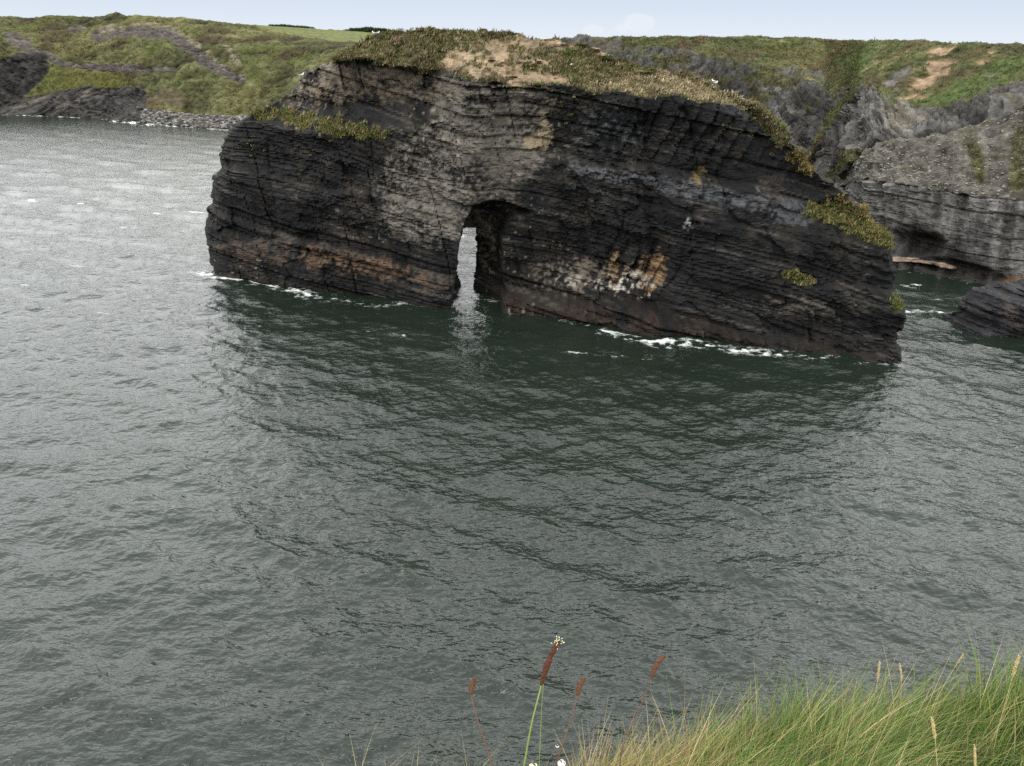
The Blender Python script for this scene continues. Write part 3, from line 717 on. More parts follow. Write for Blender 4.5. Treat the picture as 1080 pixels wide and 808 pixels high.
c = mix(c, np.array([.13, .122, .108]) * (1 + .3 * n3)[..., None], scar * turf)
rim = ln([(905, 164), (912, 154), (940, 144), (965, 143), (1002, 138), (1040, 126), (1085, 106)], 1.6)
shelf = sstep(.5, .8, ln([(940, 273), (965, 275), (985, 278), (1004, 282)], 3.2) + .3 * n3)
c = mix(c, np.array([.33, .25, .19]) * (1 + .3 * n3)[..., None], .9 * shelf)
rockm = np.clip(1 - np.maximum.reduce([turf, scr, gul]), 0, 1)
disp = rockm * (sd * .45 * wall + .8 * vst * wall + .4 * (fold - .5) * (1 - wall) + (1 - wall) * (.5 * vc1 + .4 * vt1 + .25 * vc2 + 1.3 * fd + .3 * vst + .5 * np.abs(fbm(U_ * .3 + Z * .25, Z * .1 - U_ * .05, 2, 581, 3))) + .5 * n1 + .3 * n2 + .3 * n3) + (1 - rockm) * (.45 * n2 + .22 * n3) + scr * (.9 * gly + .3 * n3)
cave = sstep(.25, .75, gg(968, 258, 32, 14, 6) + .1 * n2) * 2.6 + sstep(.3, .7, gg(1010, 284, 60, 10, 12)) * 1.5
disp = disp - cave + 1.4 * shelf - .8 * rim - .7 * earth * turf - .5 * scar * turf
rb = np.exp(-((py - pl(px, gtop)) / 5.0) ** 2) * .8
disp = disp + .4 * rb * (px < 900)
far = (1 - sstep(5.2, 6.5, rows))[None, :]
G2 = G + nrm * (disp * far)[..., None]
c = c * .70
c = np.where((rockm * (1 - wall) > .5)[..., None], c * .82, c)
cliff = mesh_np('cliff', G2.reshape(-1, 3), grid_faces(*G2.shape[:2]), M_cliff, np.clip(c, .008, .9).reshape(-1, 3), smooth=False)
tag(cliff, 'grey folded sea cliff with grassy slopes behind the right of the arch', None, None, 'structure')
ok = ((turf > .6) & (earth < .4) & (scar < .4) | (ledg > .6) | (gul > .6)) & (rows[None, :] < 5.1) & (px > 560) & (px < 1160)
k = pick(ok, 15000); base = G2.reshape(-1, 3)[k] + rng.normal(0, .2, (15000, 3)) * [1, 1, 0]
V, Fc, cc = tufts(base - [0, 0, .12], rng.uniform(.22, .6, len(k)), c.reshape(-1, 3)[k] * rng.uniform(.65, 1.4, (len(k), 1)), per=5, wr=.3)
tag(mesh_np('slope_grass', V, Fc, M_tuft, cc), 'green and russet grass on the slopes above the grey cliffs', 'grass', None, 'stuff')
k = pick((scr > .6) & (px > 860) & (px < 1120), 2200); base = G2.reshape(-1, 3)[k]
V, Fc, cc = stones(base, rng.uniform(.06, .2, 2200), rng.choice([.10, .12, .14, .2], 2200)[:, None] * np.array([1, .97, .9]))
tag(mesh_np('scree', V, Fc, M_stone, cc), 'loose grey stones on the sloping tier of the right cliff', 'scree', None, 'stuff')
# (cliff done)
CL_G, CL_px, CL_py, CL_rows = G2, px, py, rows

# ------------------------------------------------------------------ water
az = np.concatenate([np.linspace(-80, -39, 60)[:-1], np.linspace(-39, 39, 1050), np.linspace(39, 80, 60)[1:]])
dep = np.concatenate([np.linspace(75, 52, 20)[:-1], np.linspace(52, 3.8, 1000), np.linspace(3.8, .4, 24)[1:]])
rr = CAM[2] / np.tan(np.radians(dep))
AZ, RR = np.meshgrid(np.radians(az), rr, indexing='ij')
WX, WY = RR * np.sin(AZ), RR * np.cos(AZ)
sp_r = np.abs(np.gradient(rr))[None, :]; sp = np.maximum(sp_r, RR * np.gradient(np.radians(az))[:, None])
wr_ = np.random.default_rng(3)
gust = .5 + .5 * fbm(WX * .02, WY * .035, 0, 601, 3)
gust = .75 + .5 * gust
Zw = np.zeros_like(WX); DX = np.zeros_like(WX); DY = np.zeros_like(WX)
main = rad(-112)                                          # the chop runs towards the shore below the camera
nw = 130
lam = np.exp(np.linspace(math.log(.32), math.log(12), nw))
for i, L in enumerate(lam):
    spread = .75 if L < 3 else .42
    th = main + wr_.normal(0, spread); kx, ky = math.cos(th), math.sin(th); kk = 2 * math.pi / L
    a = .0040 * L * wr_.uniform(.5, 1.3) * (1.0 if L < 4 else (4 / L) ** .6)
    ww = np.clip((L / sp - 2.2) / 2.0, 0, 1)
    if not ww.any(): continue
    w2 = ww * gust if L < 3 else ww
    ph = kk * (kx * WX + ky * WY) + wr_.uniform(0, 6.28)
    si, co = np.sin(ph), np.cos(ph)
    Zw += a * w2 * co; DX -= .9 * a * w2 * kx * si; DY -= .9 * a * w2 * ky * si
px, py = proj(np.stack([WX, WY, np.zeros_like(WX)], -1))
def gg(cx, cy, rx, ry, rot=0):
    x, y = px - cx, py - cy; ca, sa = math.cos(rad(rot)), math.sin(rad(rot))
    return np.exp(-(((x * ca + y * sa) / rx) ** 2 + ((-x * sa + y * ca) / ry) ** 2))
fn = fbm(WX * .45, WY * .9, 0, 611, 4); fn2 = fbm(WX * 1.6, WY * 2.2, 0, 612, 3)
def wline(pts): return [tuple(unz(a, b)[:2]) for a, b in pts]
foam = np.zeros_like(WX)
def surf(pts, w, k, jag=.6):
    global foam
    d = d_line(WX, WY, wline(pts)) + jag * fn
    foam = np.maximum(foam, k * np.clip(1 - d / (1.7 * w), 0, 1) * (.62 + .45 * fn2 + .75 * fn))
surf([(216, 289), (232, 293), (262, 297), (300, 303), (335, 313)], 1.9, 1.1)
surf([(335, 314), (400, 321), (440, 322), (484, 323)], .8, .5)
surf([(500, 313), (540, 322), (560, 327), (625, 346), (660, 354)], .6, .45)
surf([(636, 349), (660, 356), (690, 362), (730, 362), (765, 367), (850, 377)], 1.5, 1.2)
surf([(850, 377), (900, 383), (945, 383)], .7, .55)
surf([(214, 289), (262, 297), (335, 313), (400, 321), (440, 322), (484, 323)], 2.6, .62, 1.0); surf([(500, 313), (540, 322), (560, 327), (625, 346), (690, 361), (765, 366), (850, 376), (945, 383)], 2.4, .58, 1.0)
surf([(600, 372), (640, 374), (690, 379)], .5, .8, .35); surf([(380, 349), (432, 356)], .45, .7, .3); surf([(275, 344), (325, 348)], .45, .65, .3); surf([(820, 376), (846, 379)], .6, .8, .3)
surf([(478, 249), (512, 249)], 1.6, .9, .5)
surf([(950, 300), (962, 303), (968, 300)], 1.0, .95, .3); surf([(948, 330), (975, 327), (1003, 331)], 1.3, .85, .5); surf([(948, 287), (985, 290), (1015, 297), (1035, 304)], .6, .6)
surf([(990, 346), (1030, 353), (1080, 360), (1180, 376)], .7, .55)
surf([(945, 382), (975, 380), (950, 372)], 1.2, .55)
surf([(-60, 119.5), (0, 121), (35, 122), (75, 124), (110, 126), (135, 128), (150, 130), (170, 132), (200, 134.5), (245, 137.5), (300, 142)], 3.0, .85, 1.3)
surf([(20, 122), (40, 122)], 5, 1.0, 1); surf([(125, 128), (160, 132)], 5, 1.0, 1)
for (x, y, rx, ry, k_) in [(33, 212, 8, 1.6, .8), (85, 215, 6, 1.4, .85), (165, 225, 7, 1.2, .7), (210, 225, 16, 1.2, .75), (215, 288, 34, 3, .55), (80, 279, 13, 1.6, .65), (1000, 330, 26, 2.5, .5), (200, 299, 20, 2.5, .5), (990, 316, 9, 1.3, .6), (60, 246, 18, 1.2, .5), (130, 240, 8, 1, .6), (110, 330, 22, 1.5, .5), (25, 300, 10, 1.4, .5)]:
    foam = np.maximum(foam, k_ * gg(x, y, rx, ry, 3) * (1 + .35 * fn))
# little scattered whitecaps on the tallest chop of the open water
sig = Zw / (np.sqrt((Zw ** 2).mean()) + 1e-6)
foam = np.maximum(foam, .42 * sstep(1.9, 2.8, sig + .5 * fn) * sstep(60, 100, RR))
Zf = Zw + .06 * np.clip(foam, 0, 1) * (fn2 + .6) * (foam > .4)
V = np.stack([WX + DX, WY + DY, Zf], -1).reshape(-1, 3)
water = mesh_np('water', V, grid_faces(*WX.shape)[:, ::-1], M_water, None, {'foam': np.clip(foam, 0, 1.2), 'ripple': 1 - .22 * sstep(85, 230, RR)}, smooth=True)
tag(water, 'choppy grey green sea', None, None, 'structure')

# ------------------------------------------------------------------ cliff-top ground below the camera
CP = [(340, 868, 1.2), (450, 850, 1.25), (540, 842, 1.3), (620, 840, 1.45), (690, 826, 1.6), (740, 810, 1.8), (800, 796, 2.0), (860, 786, 2.2),
      (960, 768, 2.6), (1080, 746, 3.0), (1250, 716, 3.6), (1600, 690, 5.0), (2600, 700, 9.0)]
crest = np.array([(-14, 1.6, 28.9), (-6, 1.2, 28.8), (-2.5, 1.0, 28.7), (-1.2, .95, 28.6)] + [tuple(und(a, b, d)) for a, b, d in CP])
tt = np.linspace(0, len(crest) - 1, 160); crest = np.stack([np.interp(tt, np.arange(len(crest)), crest[:, k]) for k in range(3)], 1)
crest = blur(crest, 12, 0)
tg = np.gradient(crest[:, :2], axis=0); tg /= np.linalg.norm(tg, axis=1, keepdims=True); out = np.c_[-tg[:, 1], tg[:, 0], np.zeros(len(tg))]
if (out[:, 1].mean() < 0): out = -out
prof = [(-9, .9), (-5, .55), (-3, .28), (-2, .16), (-1.4, .1), (-1, .07), (-.6, .05), (-.3, .03), (0, 0), (.06, -.1), (.1, -.35), (.16, -1.0), (.4, -3), (.9, -7), (1.6, -14), (2.4, -22), (3.2, -32)]
inn = out * .3 + np.array([0, .7, 0]); inn /= np.linalg.norm(inn, axis=1, keepdims=True)
GG = np.stack([crest + (out if a >= 0 else inn) * a + np.array([0, 0, b]) for a, b in prof], 1)
jit = fbm(GG[..., 0] * 3, GG[..., 1] * 3, GG[..., 2] * 1.2, 701, 3)
GG[..., 2] += .025 * jit * (np.arange(len(prof)) < 10)
GG += (out[:, None, :] * (jit * .25 * (np.arange(len(prof)) > 12))[..., None])
gcol = np.where((np.arange(len(prof)) < 11)[None, :, None], np.array([.05, .045, .022]), np.array([.05, .048, .046])) * np.ones(GG.shape)
ground = mesh_np('ground', GG.reshape(-1, 3), grid_faces(*GG.shape[:2]), M_soil, gcol.reshape(-1, 3), smooth=True)
tag(ground, 'cliff edge under the long grass at the bottom right', None, None, 'structure')

# long wind-blown grass
def sample_ground(n, t0, t1, inner, power=1.0):
    q = rng.uniform(t0, t1, n); a = -inner * rng.uniform(0, 1, n) ** power
    i = np.clip(np.floor(q).astype(int), 0, len(crest) - 2); f_ = (q - i)[:, None]
    c_ = crest[i] * (1 - f_) + crest[i + 1] * f_; o_ = inn[i]
    z_ = np.interp(a, [p[0] for p in prof], [p[1] for p in prof])
    return c_ + o_ * a[:, None] + np.c_[np.zeros((n, 2)), z_], a
cpx, cpy = proj(crest)
t_at = lambda x: float(np.interp(x, cpx[20:], np.arange(len(crest))[20:]))
wind = np.array([.82, .30, 0.0])
GV, GF, GC = [], [], []; goff = 0
def add_blades(n, x0, x1, inner, h, w, cols, wts, lean=.6, power=1.0, keep=None, sc=.42):
    global goff
    B, a = sample_ground(n, t_at(x0) if x0 is not None else 24, t_at(x1) if x1 is not None else len(crest) - 4, inner, power)
    bx, by = proj(B)
    cl_ = fbm(B[:, 0] * 3.2, B[:, 1] * 3.2, 0, 710, 3)                     # clumps
    if keep is not None:
        kp = keep(bx, by, cl_); B, bx, by, cl_ = B[kp], bx[kp], by[kp], cl_[kp]
    n = len(B)
    hh = rng.uniform(*h, n) * (1 + .25 * cl_)
    ln_ = (wind * lean)[None] * rng.uniform(.4, 1.5, (n, 1)) + rng.normal(0, sc, (n, 3)) * [1, 1, 0]
    cc = np.array(cols)[rng.choice(len(cols), n, p=wts)] * rng.uniform(.7, 1.3, (n, 1)) * (1 + .2 * cl_)[:, None]
    v, f_, c_ = blades(B - [0, 0, .02], hh, rng.uniform(*w, n), ln_, cc, seg=5)
    GV.append(v); GF.append(f_ + goff); GC.append(c_); goff += len(v)
gr = [(.066, .125, .017), (.105, .165, .028), (.032, .062, .011), (.17, .18, .05), (.30, .24, .10), (.15, .14, .045)]
add_blades(62000, 690, 1250, 2.2, (.12, .29), (.0026, .0056), gr, [.34, .24, .2, .12, .05, .05], power=1.2, keep=lambda x, y, c_: rng.random(len(x)) < sstep(690, 850, x + 40 * c_))
add_blades(34000, 600, 1000, 1.4, (.09, .21), (.0026, .005), [(.30, .22, .10), (.24, .20, .07), (.15, .17, .04), (.34, .27, .15), (.18, .11, .06), (.10, .13, .03)], [.24, .22, .22, .12, .1, .1], power=1.2, keep=lambda x, y, c_: rng.random(len(x)) < 1 - .88 * sstep(720, 930, x - 60 * c_))
add_blades(1300, 800, 1250, 1.2, (.26, .44), (.0016, .003), [(.40, .32, .17), (.32, .27, .11), (.16, .2, .05)], [.4, .3, .3], lean=.5, sc=.2)
add_blades(700, 660, 860, .8, (.2, .34), (.0014, .0026), [(.40, .30, .17), (.30, .22, .11)], [.5, .5], lean=.45)
add_blades(2600, 330, 660, .35, (.06, .19), (.0014, .0026), [(.36, .29, .15), (.26, .22, .09), (.14, .16, .05)], [.4, .35, .25], lean=.5, keep=lambda x, y, cl_: cl_ > -.1)
add_blades(26000, 1200, None, 3.0, (.12, .28), (.003, .006), gr, [.34, .24, .2, .12, .05, .05])
add_blades(52000, 640, None, 8.5, (.12, .28), (.004, .008), gr, [.32, .22, .2, .12, .08, .06], power=.8)
add_blades(16000, None, 640, 5.0, (.06, .14), (.003, .006), gr, [.25, .2, .15, .15, .15, .1], power=.7, keep=lambda x, y, c_: y > 850)
tag(mesh_np('grass', np.concatenate(GV), np.concatenate(GF), M_blade, np.concatenate(GC), smooth=True), 'long green and straw coloured grass blown to the right on the cliff edge', 'grass', None, 'stuff')

# ------------------------------------------------------------------ tubes, seed heads, flowers
def tube(path, radii, sides=8, bumpy=0.0, seed=0):
    path = np.asarray(path, float); radii = np.asarray(radii, float)
    T = np.gradient(path, axis=0); T /= np.linalg.norm(T, axis=1, keepdims=True) + 1e-9
    ref = np.array([0, 1.0, 0]); 
    A_ = np.cross(T, ref); A_ /= np.linalg.norm(A_, axis=1, keepdims=True) + 1e-9; B_ = np.cross(T, A_)
    an = np.linspace(0, 2 * math.pi, sides, endpoint=False)
    R = radii[:, None] * (1 + bumpy * (hash2(np.arange(len(path))[:, None] * np.ones(sides), np.arange(sides)[None] * np.ones((len(path), 1)), seed) - .5))
    V = path[:, None] + R[..., None] * (np.cos(an)[None, :, None] * A_[:, None] + np.sin(an)[None, :, None] * B_[:, None])
    V = V.reshape(-1, 3); n = len(path)
    i = np.arange(n - 1)[:, None] * sides; j = np.arange(sides)[None]; j2 = (j + 1) % sides
    Fc = np.stack([i + j, i + j2, i + sides + j2, i + sides + j], -1).reshape(-1, 4)
    k0, k1 = len(V), len(V) + 1
    V = np.concatenate([V, path[[0]], path[[-1]]])
    caps = [(k0, (b + 1) % sides, b, b) for b in range(sides)] + [(k1, (n - 1) * sides + b, (n - 1) * sides + (b + 1) % sides, (n - 1) * sides + (b + 1) % sides) for b in range(sides)]
    tris = np.array([c_[:3] for c_ in caps])
    return V, Fc, tris
def tube_obj(name, path, radii, mat, parent, sides=8, bumpy=0., seed=0, smooth=True, extra=None):
    V, Fc, tr = tube(path, radii, sides, bumpy, seed)
    faces = [tuple(map(int, f)) for f in Fc] + [tuple(map(int, f)) for f in tr]
    V = [tuple(v) for v in V]
    if extra is not None:
        o = len(V); V += [tuple(v) for v in extra[0]]; faces += [tuple(int(q) + o for q in f) for f in extra[1]]
    me = bpy.data.meshes.new(name); me.from_pydata(V, [], faces); me.update()
    me.polygons.foreach_set('use_smooth', np.full(len(me.polygons), smooth))
    ob = link(name, me, mat)
    if parent is not None: under(ob, parent)
    return ob
def curve_pts(pts, n):
    pts = np.asarray(pts, float); t = np.linspace(0, len(pts) - 1, n)
    q = np.stack([np.interp(t, np.arange(len(pts)), pts[:, k]) for k in range(3)], 1)
    for _ in range(max(1, n // 6)):
        q[1:-1] = .25 * q[:-2] + .5 * q[1:-1] + .25 * q[2:]
    return q
M_seed = plain('seed_head_brown', (.085, .032, .018), .9, .6, 300); M_seed2 = plain('seed_head_rust', (.115, .055, .032), .9, .5, 300)
M_stem = plain('stem_green', (.17, .23, .055), .6, .2, 80); M_dstem = plain('stem_brown', (.11, .06, .04), .7, .35, 120)
M_cream = plain('anther_cream', (.62, .58, .36), .7, .2, 200); M_white = plain('petal_white', (.72, .66, .60), .7, .15, 200)
M_straw = plain('straw', (.44, .35, .17), .7, .3, 120)

def scales(path, radii, n, size, r=None):
    """small pointed bracts around a seed head"""
    r = r or np.random.default_rng(5)
    path = np.asarray(path); V, Fc = [], []
    T = np.gradient(path, axis=0); T /= np.linalg.norm(T, axis=1, keepdims=True)
    for k in range(n):
        q = r.uniform(0, len(path) - 1.01); i = int(q); p = path[i] * (1 - q + i) + path[i + 1] * (q - i); rad_ = np.interp(q, np.arange(len(path)), radii); t = T[i]
        a = r.normal(0, 1, 3); a -= t * (a @ t); a /= np.linalg.norm(a) + 1e-9; s = np.cross(a, t)
        b = p + a * rad_ * .8; z = size * r.uniform(.6, 1.4)
        o = len(V); V += [b - s * z * .35, b + s * z * .35, b + a * z * .8 + t * z * .9, b + a * z * .1 + t * z * .5]
        Fc += [(o, o + 1, o + 2), (o, o + 2, o + 3), (o + 1, o + 3, o + 2)]
    return V, Fc

def plantain(pts, dist, head, mats, hr, label, sr=.0016, group='plantain stalks at the cliff edge', anthers=False):
    P = [und(a, b, dist + .02 * i) for i, (a, b) in enumerate(pts)]
    root = empty('plantain_stalk', P[0]); tag(root, label, 'plant stalk', group)
    q = curve_pts(P, 22); tube_obj('stem', q, np.linspace(sr * 1.15, sr * .8, 22), mats[0], root, 7)
    hp = curve_pts([und(a, b, dist + .02 * (len(pts) - 1)) for a, b in head], 24)
    t = np.linspace(0, 1, 24); rr_ = hr * np.clip(np.sin(np.pi * np.clip(t * .86 + .12, 0, 1)), .1, 1) ** .6
    if anthers: rr_ = rr_ * (1 - .45 * np.exp(-((t - .55) / .05) ** 2))
    ex = scales(hp, rr_, 420, hr * .42)
    h = tube_obj('seed_head', hp, rr_, mats[1], root, 12, .35, 3, False, ex)
    if anthers:
        tip = hp[-2]; V, Fc = [], []
        r = np.random.default_rng(9)
        for k in range(26):
            d = r.normal(0, 1, 3); d /= np.linalg.norm(d); b = tip + (hp[-5] - hp[-1]) * r.uniform(-.3, .9); e = b + d * hr * r.uniform(1.0, 1.9)
            s = np.cross(d, [0.3, .5, .8]); s /= np.linalg.norm(s); w_ = hr * .1; o = len(V)
            V += [b - s * w_ * .4, b + s * w_ * .4, e + s * w_, e - s * w_]; Fc.append((o, o + 1, o + 2, o + 3))
            c0 = e; uu_ = np.cross(s, d); o = len(V); z = hr * .22
            V += [c0 + s * z, c0 - s * z, c0 + uu_ * z, c0 - uu_ * z, c0 + d * z * 1.3, c0 - d * z]; Fc += [(o, o + 2, o + 4), (o + 2, o + 1, o + 4), (o + 1, o + 3, o + 4), (o + 3, o, o + 4), (o + 2, o, o + 5), (o + 1, o + 2, o + 5), (o + 3, o + 1, o + 5), (o, o + 3, o + 5)]
        me = bpy.data.meshes.new('anther'); me.from_pydata([tuple(v) for v in V], [], Fc); ob = link('anthers', me, M_cream); under(ob, root); ob.name = 'anther_tuft'
    return root
plantain([(545, 850), (553, 806), (560, 765), (567, 738), (571, 722)], 1.15, [(571, 722), (575, 707), (580, 694), (585, 684), (590, 675)], (M_stem, M_seed), .0062, 'tallest plantain stalk, bright green stem and long double brown head tipped with cream anthers', .0018, anthers=True)
plantain([(528, 850), (520, 812), (512, 784), (504, 762), (498, 740), (497, 732)], 1.2, [(497, 732), (497, 726), (499, 720), (501, 716)], (M_dstem, M_seed2), .0062, 'short rusty plantain head leftmost over the water, on a crooked brown stem', .0015)
plantain([(578, 850), (588, 802), (598, 772), (605, 750), (609, 733)], 1.15, [(609, 733), (610, 727), (613, 720), (617, 716)], (M_dstem, M_seed2), .0055, 'small rusty plantain head on a thin dark stem rising from white flowers', .0015)
plantain([(650, 850), (655, 790), (664, 770), (676, 745), (687, 715)], 1.3, [(687, 715), (690, 705), (695, 697), (702, 692)], (M_dstem, M_seed2), .0058, 'curved rust brown plantain head bent to the right beside the tall grass', .0015)
# second green stem with no head
hs = empty('green_stalk', und(566, 850, 1.2)); tag(hs, 'thin headless green stalk close behind the tallest plantain stalk', 'plant stalk')
q = curve_pts([und(566, 850, 1.2), und(569, 800, 1.2), und(571, 750, 1.21), und(573, 722, 1.22)], 16); tube_obj('stem', q, np.linspace(.0012, .0006, 16), M_stem, hs, 6)

def flower(px0, py0, dist, n, mat, label, size):
    c0 = und(px0, py0, dist); b0 = und(px0 - 6, py0 + 70, dist)
    root = empty('white_flower', b0); tag(root, label, 'flower')
    tube_obj('stem', curve_pts([b0, (b0 + c0) / 2 + [.004, 0, 0], c0], 10), np.full(10, .001), M_dstem, root, 6)
    V, Fc = [], []; r = np.random.default_rng(int(px0))
    for k in range(n):                                  # florets of five petals
        d = r.normal(0, 1, 3); d[2] = abs(d[2]) + .2; d[1] -= .6; d /= np.linalg.norm(d); fc_ = c0 + d * size * r.uniform(.75, 1.05)
        s = np.cross(d, [.2, .4, .9]); s /= np.linalg.norm(s); e = np.cross(d, s)
        for j in range(5):
            an = j * 1.2566 + r.uniform(-.2, .2); rd = s * math.cos(an) + e * math.sin(an); sd_ = -s * math.sin(an) + e * math.cos(an); z = size * r.uniform(.32, .45)
            o = len(V); V += [fc_, fc_ + rd * z * .6 - sd_ * z * .3 + d * z * .2, fc_ + rd * z + d * z * .1, fc_ + rd * z * .6 + sd_ * z * .3 + d * z * .2]; Fc += [(o, o + 1, o + 2), (o, o + 2, o + 3)]
    me = bpy.data.meshes.new('blossom'); me.from_pydata([tuple(v) for v in V], [], Fc); under(link('blossom', me, mat), root)
flower(592, 806, 1.15, 34, M_white, 'white flower cluster at the foot of the thin dark plantain stem', .0085)
flower(588, 787, 1.15, 8, M_white, 'small pinkish white bud cluster just above the larger white flower', .004)
flower(562, 809, 1.15, 14, M_cream, 'cream flower tuft at the foot of the tallest green plantain stem', .009)

def stalk(pts, dist, label, hr=.0035, hl_=.3):
    P = curve_pts([und(a, b, dist) for a, b in pts], 26)
    root = empty('grass_stalk', P[0]); tag(root, label, 'grass stalk', 'seeding grass stalks in the long grass')
    k = int(26 * (1 - hl_))
    tube_obj('stem', P[:k + 1], np.linspace(.0011, .0007, k + 1), M_straw, root, 6)
    hp = curve_pts(P[k:], 18); t = np.linspace(0, 1, 18); rr_ = hr * np.clip(np.sin(np.pi * np.clip(t * .85 + .12, 0, 1)), .08, 1) ** .8
    tube_obj('seed_head', hp, rr_ * .7, M_straw, root, 8, .5, 4, False, scales(hp, rr_ * .7, 160, hr * .8))
stalk([(1044, 812), (1052, 770), (1062, 735), (1070, 706), (1075, 692)], 2.5, 'tallest straw grass stalk with pale seed head, above green grass at the far right', .0055, .32)
stalk([(990, 830), (988, 800), (986, 775), (983, 757)], 2.0, 'short straw seed head standing against dark green grass near the bottom right', .0045, .4)
stalk([(1030, 840), (1029, 815), (1028, 786)], 1.9, 'lowest pale seed head, cut by the bottom edge among green grass', .0035, .5)
stalk([(916, 760), (922, 738), (926, 715), (928, 698)], 2.35, 'upright pale grass head alone over the water, left of the straw blades on the crest', .004, .35)
stalk([(946, 765), (950, 738), (951, 715), (949, 700)], 2.45, 'upright pale grass head leaning back a little, beside the straw blades on the crest', .0035, .35)
stalk([(985, 745), (996, 722), (1008, 702), (1016, 690)], 2.6, 'thin straw grass head slanting right over the crest of the green grass', .003, .3)

# ------------------------------------------------------------------ gulls on the arch
M_gull = plain('gull_white', (.78, .78, .77), .7, .05, 8); M_wing = plain('gull_grey', (.30, .32, .35), .7, .15, 8); M_beak = plain('gull_beak', (.55, .38, .06), .5, .1, 20); M_leg = plain('gull_leg', (.45, .25, .18), .6, .1, 20)
def gull(P, rz, label, s=1.0):
    root = empty('gull', P); tag(root, label, 'gull', 'gulls resting on the arch')
    body = [(-.27, 0, .17), (-.22, 0, .18), (-.12, 0, .19), (0, 0, .20), (.09, 0, .22), (.14, 0, .27), (.17, 0, .32), (.195, 0, .355), (.225, 0, .365), (.25, 0, .36)]
    rads = [.012, .03, .068, .085, .080, .058, .045, .048, .04, .014]
    objs = []
    me_ = tube_obj('body', body, rads, M_gull, None, 12)
    w1 = [tube_obj('wing', [(.08, y, .225), (0, y * 1.15, .225), (-.12, y * 1.0, .215), (-.25, y * .5, .2), (-.34, y * .2, .19)], [.03, .055, .045, .022, .006], M_wing, None, 8) for y in (.055, -.055)]
    bk = tube_obj('beak', [(.245, 0, .36), (.285, 0, .352), (.30, 0, .342)], [.013, .01, .003], M_beak, None, 6)
    lg = [tube_obj('leg', [(.0, y, .14), (.005, y, .07), (0, y, .0), (.05, y, -.005)], [.008, .006, .006, .004], M_leg, None, 6) for y in (.03, -.03)]
    for o in [me_] + w1 + [bk] + lg: o.parent = root
    root.rotation_euler = (0, 0, rz); root.scale = (s, s, s)
    return root
def arch_at(x, y):
    """the arch surface point nearest to that place in the photo"""
    q = (A['ppx'] - x) ** 2 + (A['ppy'] - y) ** 2 + 1e6 * (~A['inside'])
    return A['FV'].reshape(-1, 3)[np.argmin(q)]
gull(arch_at(317, 81) + [0, 0, .05], 0.3, 'large gull standing on the rocky left shoulder of the arch', 1.5)
gull(arch_at(394, 37) + [0, 0, .1], 2.8, 'left one of two gulls on the grassy left end of the top', 1.0)
gull(arch_at(399, 38) + [0, 0, .1], 0.4, 'right one of two gulls on the grassy left end of the top', 1.0)
gull(arch_at(602, 72) + [0, 0, .15], -1.0, 'lone gull sitting in the green turf right of the bare earth slip', .8)
gull(arch_at(752, 89) + [0, 0, .1], 3.0, 'left of two gulls on the dry turf of the right shoulder', 1.0)
gull(arch_at(756, 90) + [0, 0, .1], 0.2, 'right of two gulls on the dry turf of the right shoulder', 1.0)

# ------------------------------------------------------------------ far hedges and a fence post
def hedge(pts, dist, h, w, n, label):
    P = np.array([und(a, b, dist) for a, b in pts]); t = rng.uniform(0, len(P) - 1.001, n); i = t.astype(int); f_ = (t - i)[:, None]
    base = P[i] * (1 - f_) + P[i + 1] * f_ + rng.normal(0, w, (n, 3)) * [1, 1, 0]; base[:, 2] += rng.uniform(-h * .9, 0, n)
    V, Fc, c_ = tufts(base, rng.uniform(.5, 1.1, n), np.array([[.030, .045, .020]]) * rng.uniform(.6, 1.5, (n, 1)), per=7, wr=.5, lean=(.1, 0, 0))
    o = mesh_np('hedge', V, Fc, M_tuft, c_); tag(o, label, 'hedge')
hedge([(366, 32.5), (375, 30.5), (388, 29.5), (400, 30.5), (408, 32), (425, 33.5)], 430, 2.6, 1.0, 900, 'dark green hedge on the skyline just left of the turf top of the arch')
hedge([(286, 27), (300, 27.2), (318, 28.6), (330, 30)], 430, 1.0, .6, 420, 'low dark hedge line on the skyline above the pale green field')
q = (CL_px - 922) ** 2 + (CL_py - 44) ** 2 + 1e5 * (np.abs(CL_rows[None, :] - 5) > .3)
pp = CL_G.reshape(-1, 3)[np.argmin(q)]
M_wood = plain('weathered_wood', (.09, .075, .06), .85, .3, 10)
po = tube_obj('fence_post', [pp + [0, 0, -.3], pp + [0, 0, .3], pp + [.01, 0, .8], pp + [.015, 0, .92], pp + [.015, 0, .97]], [.09, .085, .08, .08, .03], M_wood, None, 8)
tag(po, 'lone wooden fence post on the skyline above the right cliffs', 'post')

# ------------------------------------------------------------------ camera, light, sky
cam = bpy.data.cameras.new('camera'); co = bpy.data.objects.new('camera', cam); COL.objects.link(co)
cam.sensor_width = 36; cam.lens = F / W * 36; cam.clip_start = .05; cam.clip_end = 8000
Mx = Matrix(((cr[0], cu[0], -fwd[0], CAM[0]), (cr[1], cu[1], -fwd[1], CAM[1]), (cr[2], cu[2], -fwd[2], CAM[2]), (0, 0, 0, 1)))
co.matrix_world = Mx; scene.camera = co

SUN_EL, SUN_AZ = 58.0, -138.0                       # azimuth clockwise from the view direction (+Y)
sun = bpy.data.lights.new('sun', 'SUN'); sun.energy = 1.2; sun.angle = rad(28); sun.color = (1, .96, .9)
sobj = bpy.data.objects.new('sun', sun); COL.objects.link(sobj)
sdv = Vector((math.sin(rad(SUN_AZ)) * math.cos(rad(SUN_EL)), math.cos(rad(SUN_AZ)) * math.cos(rad(SUN_EL)), math.sin(rad(SUN_EL))))
sobj.rotation_euler = (-sdv).to_track_quat('-Z', 'Y').to_euler(); sobj.location = (0, 0, 200)

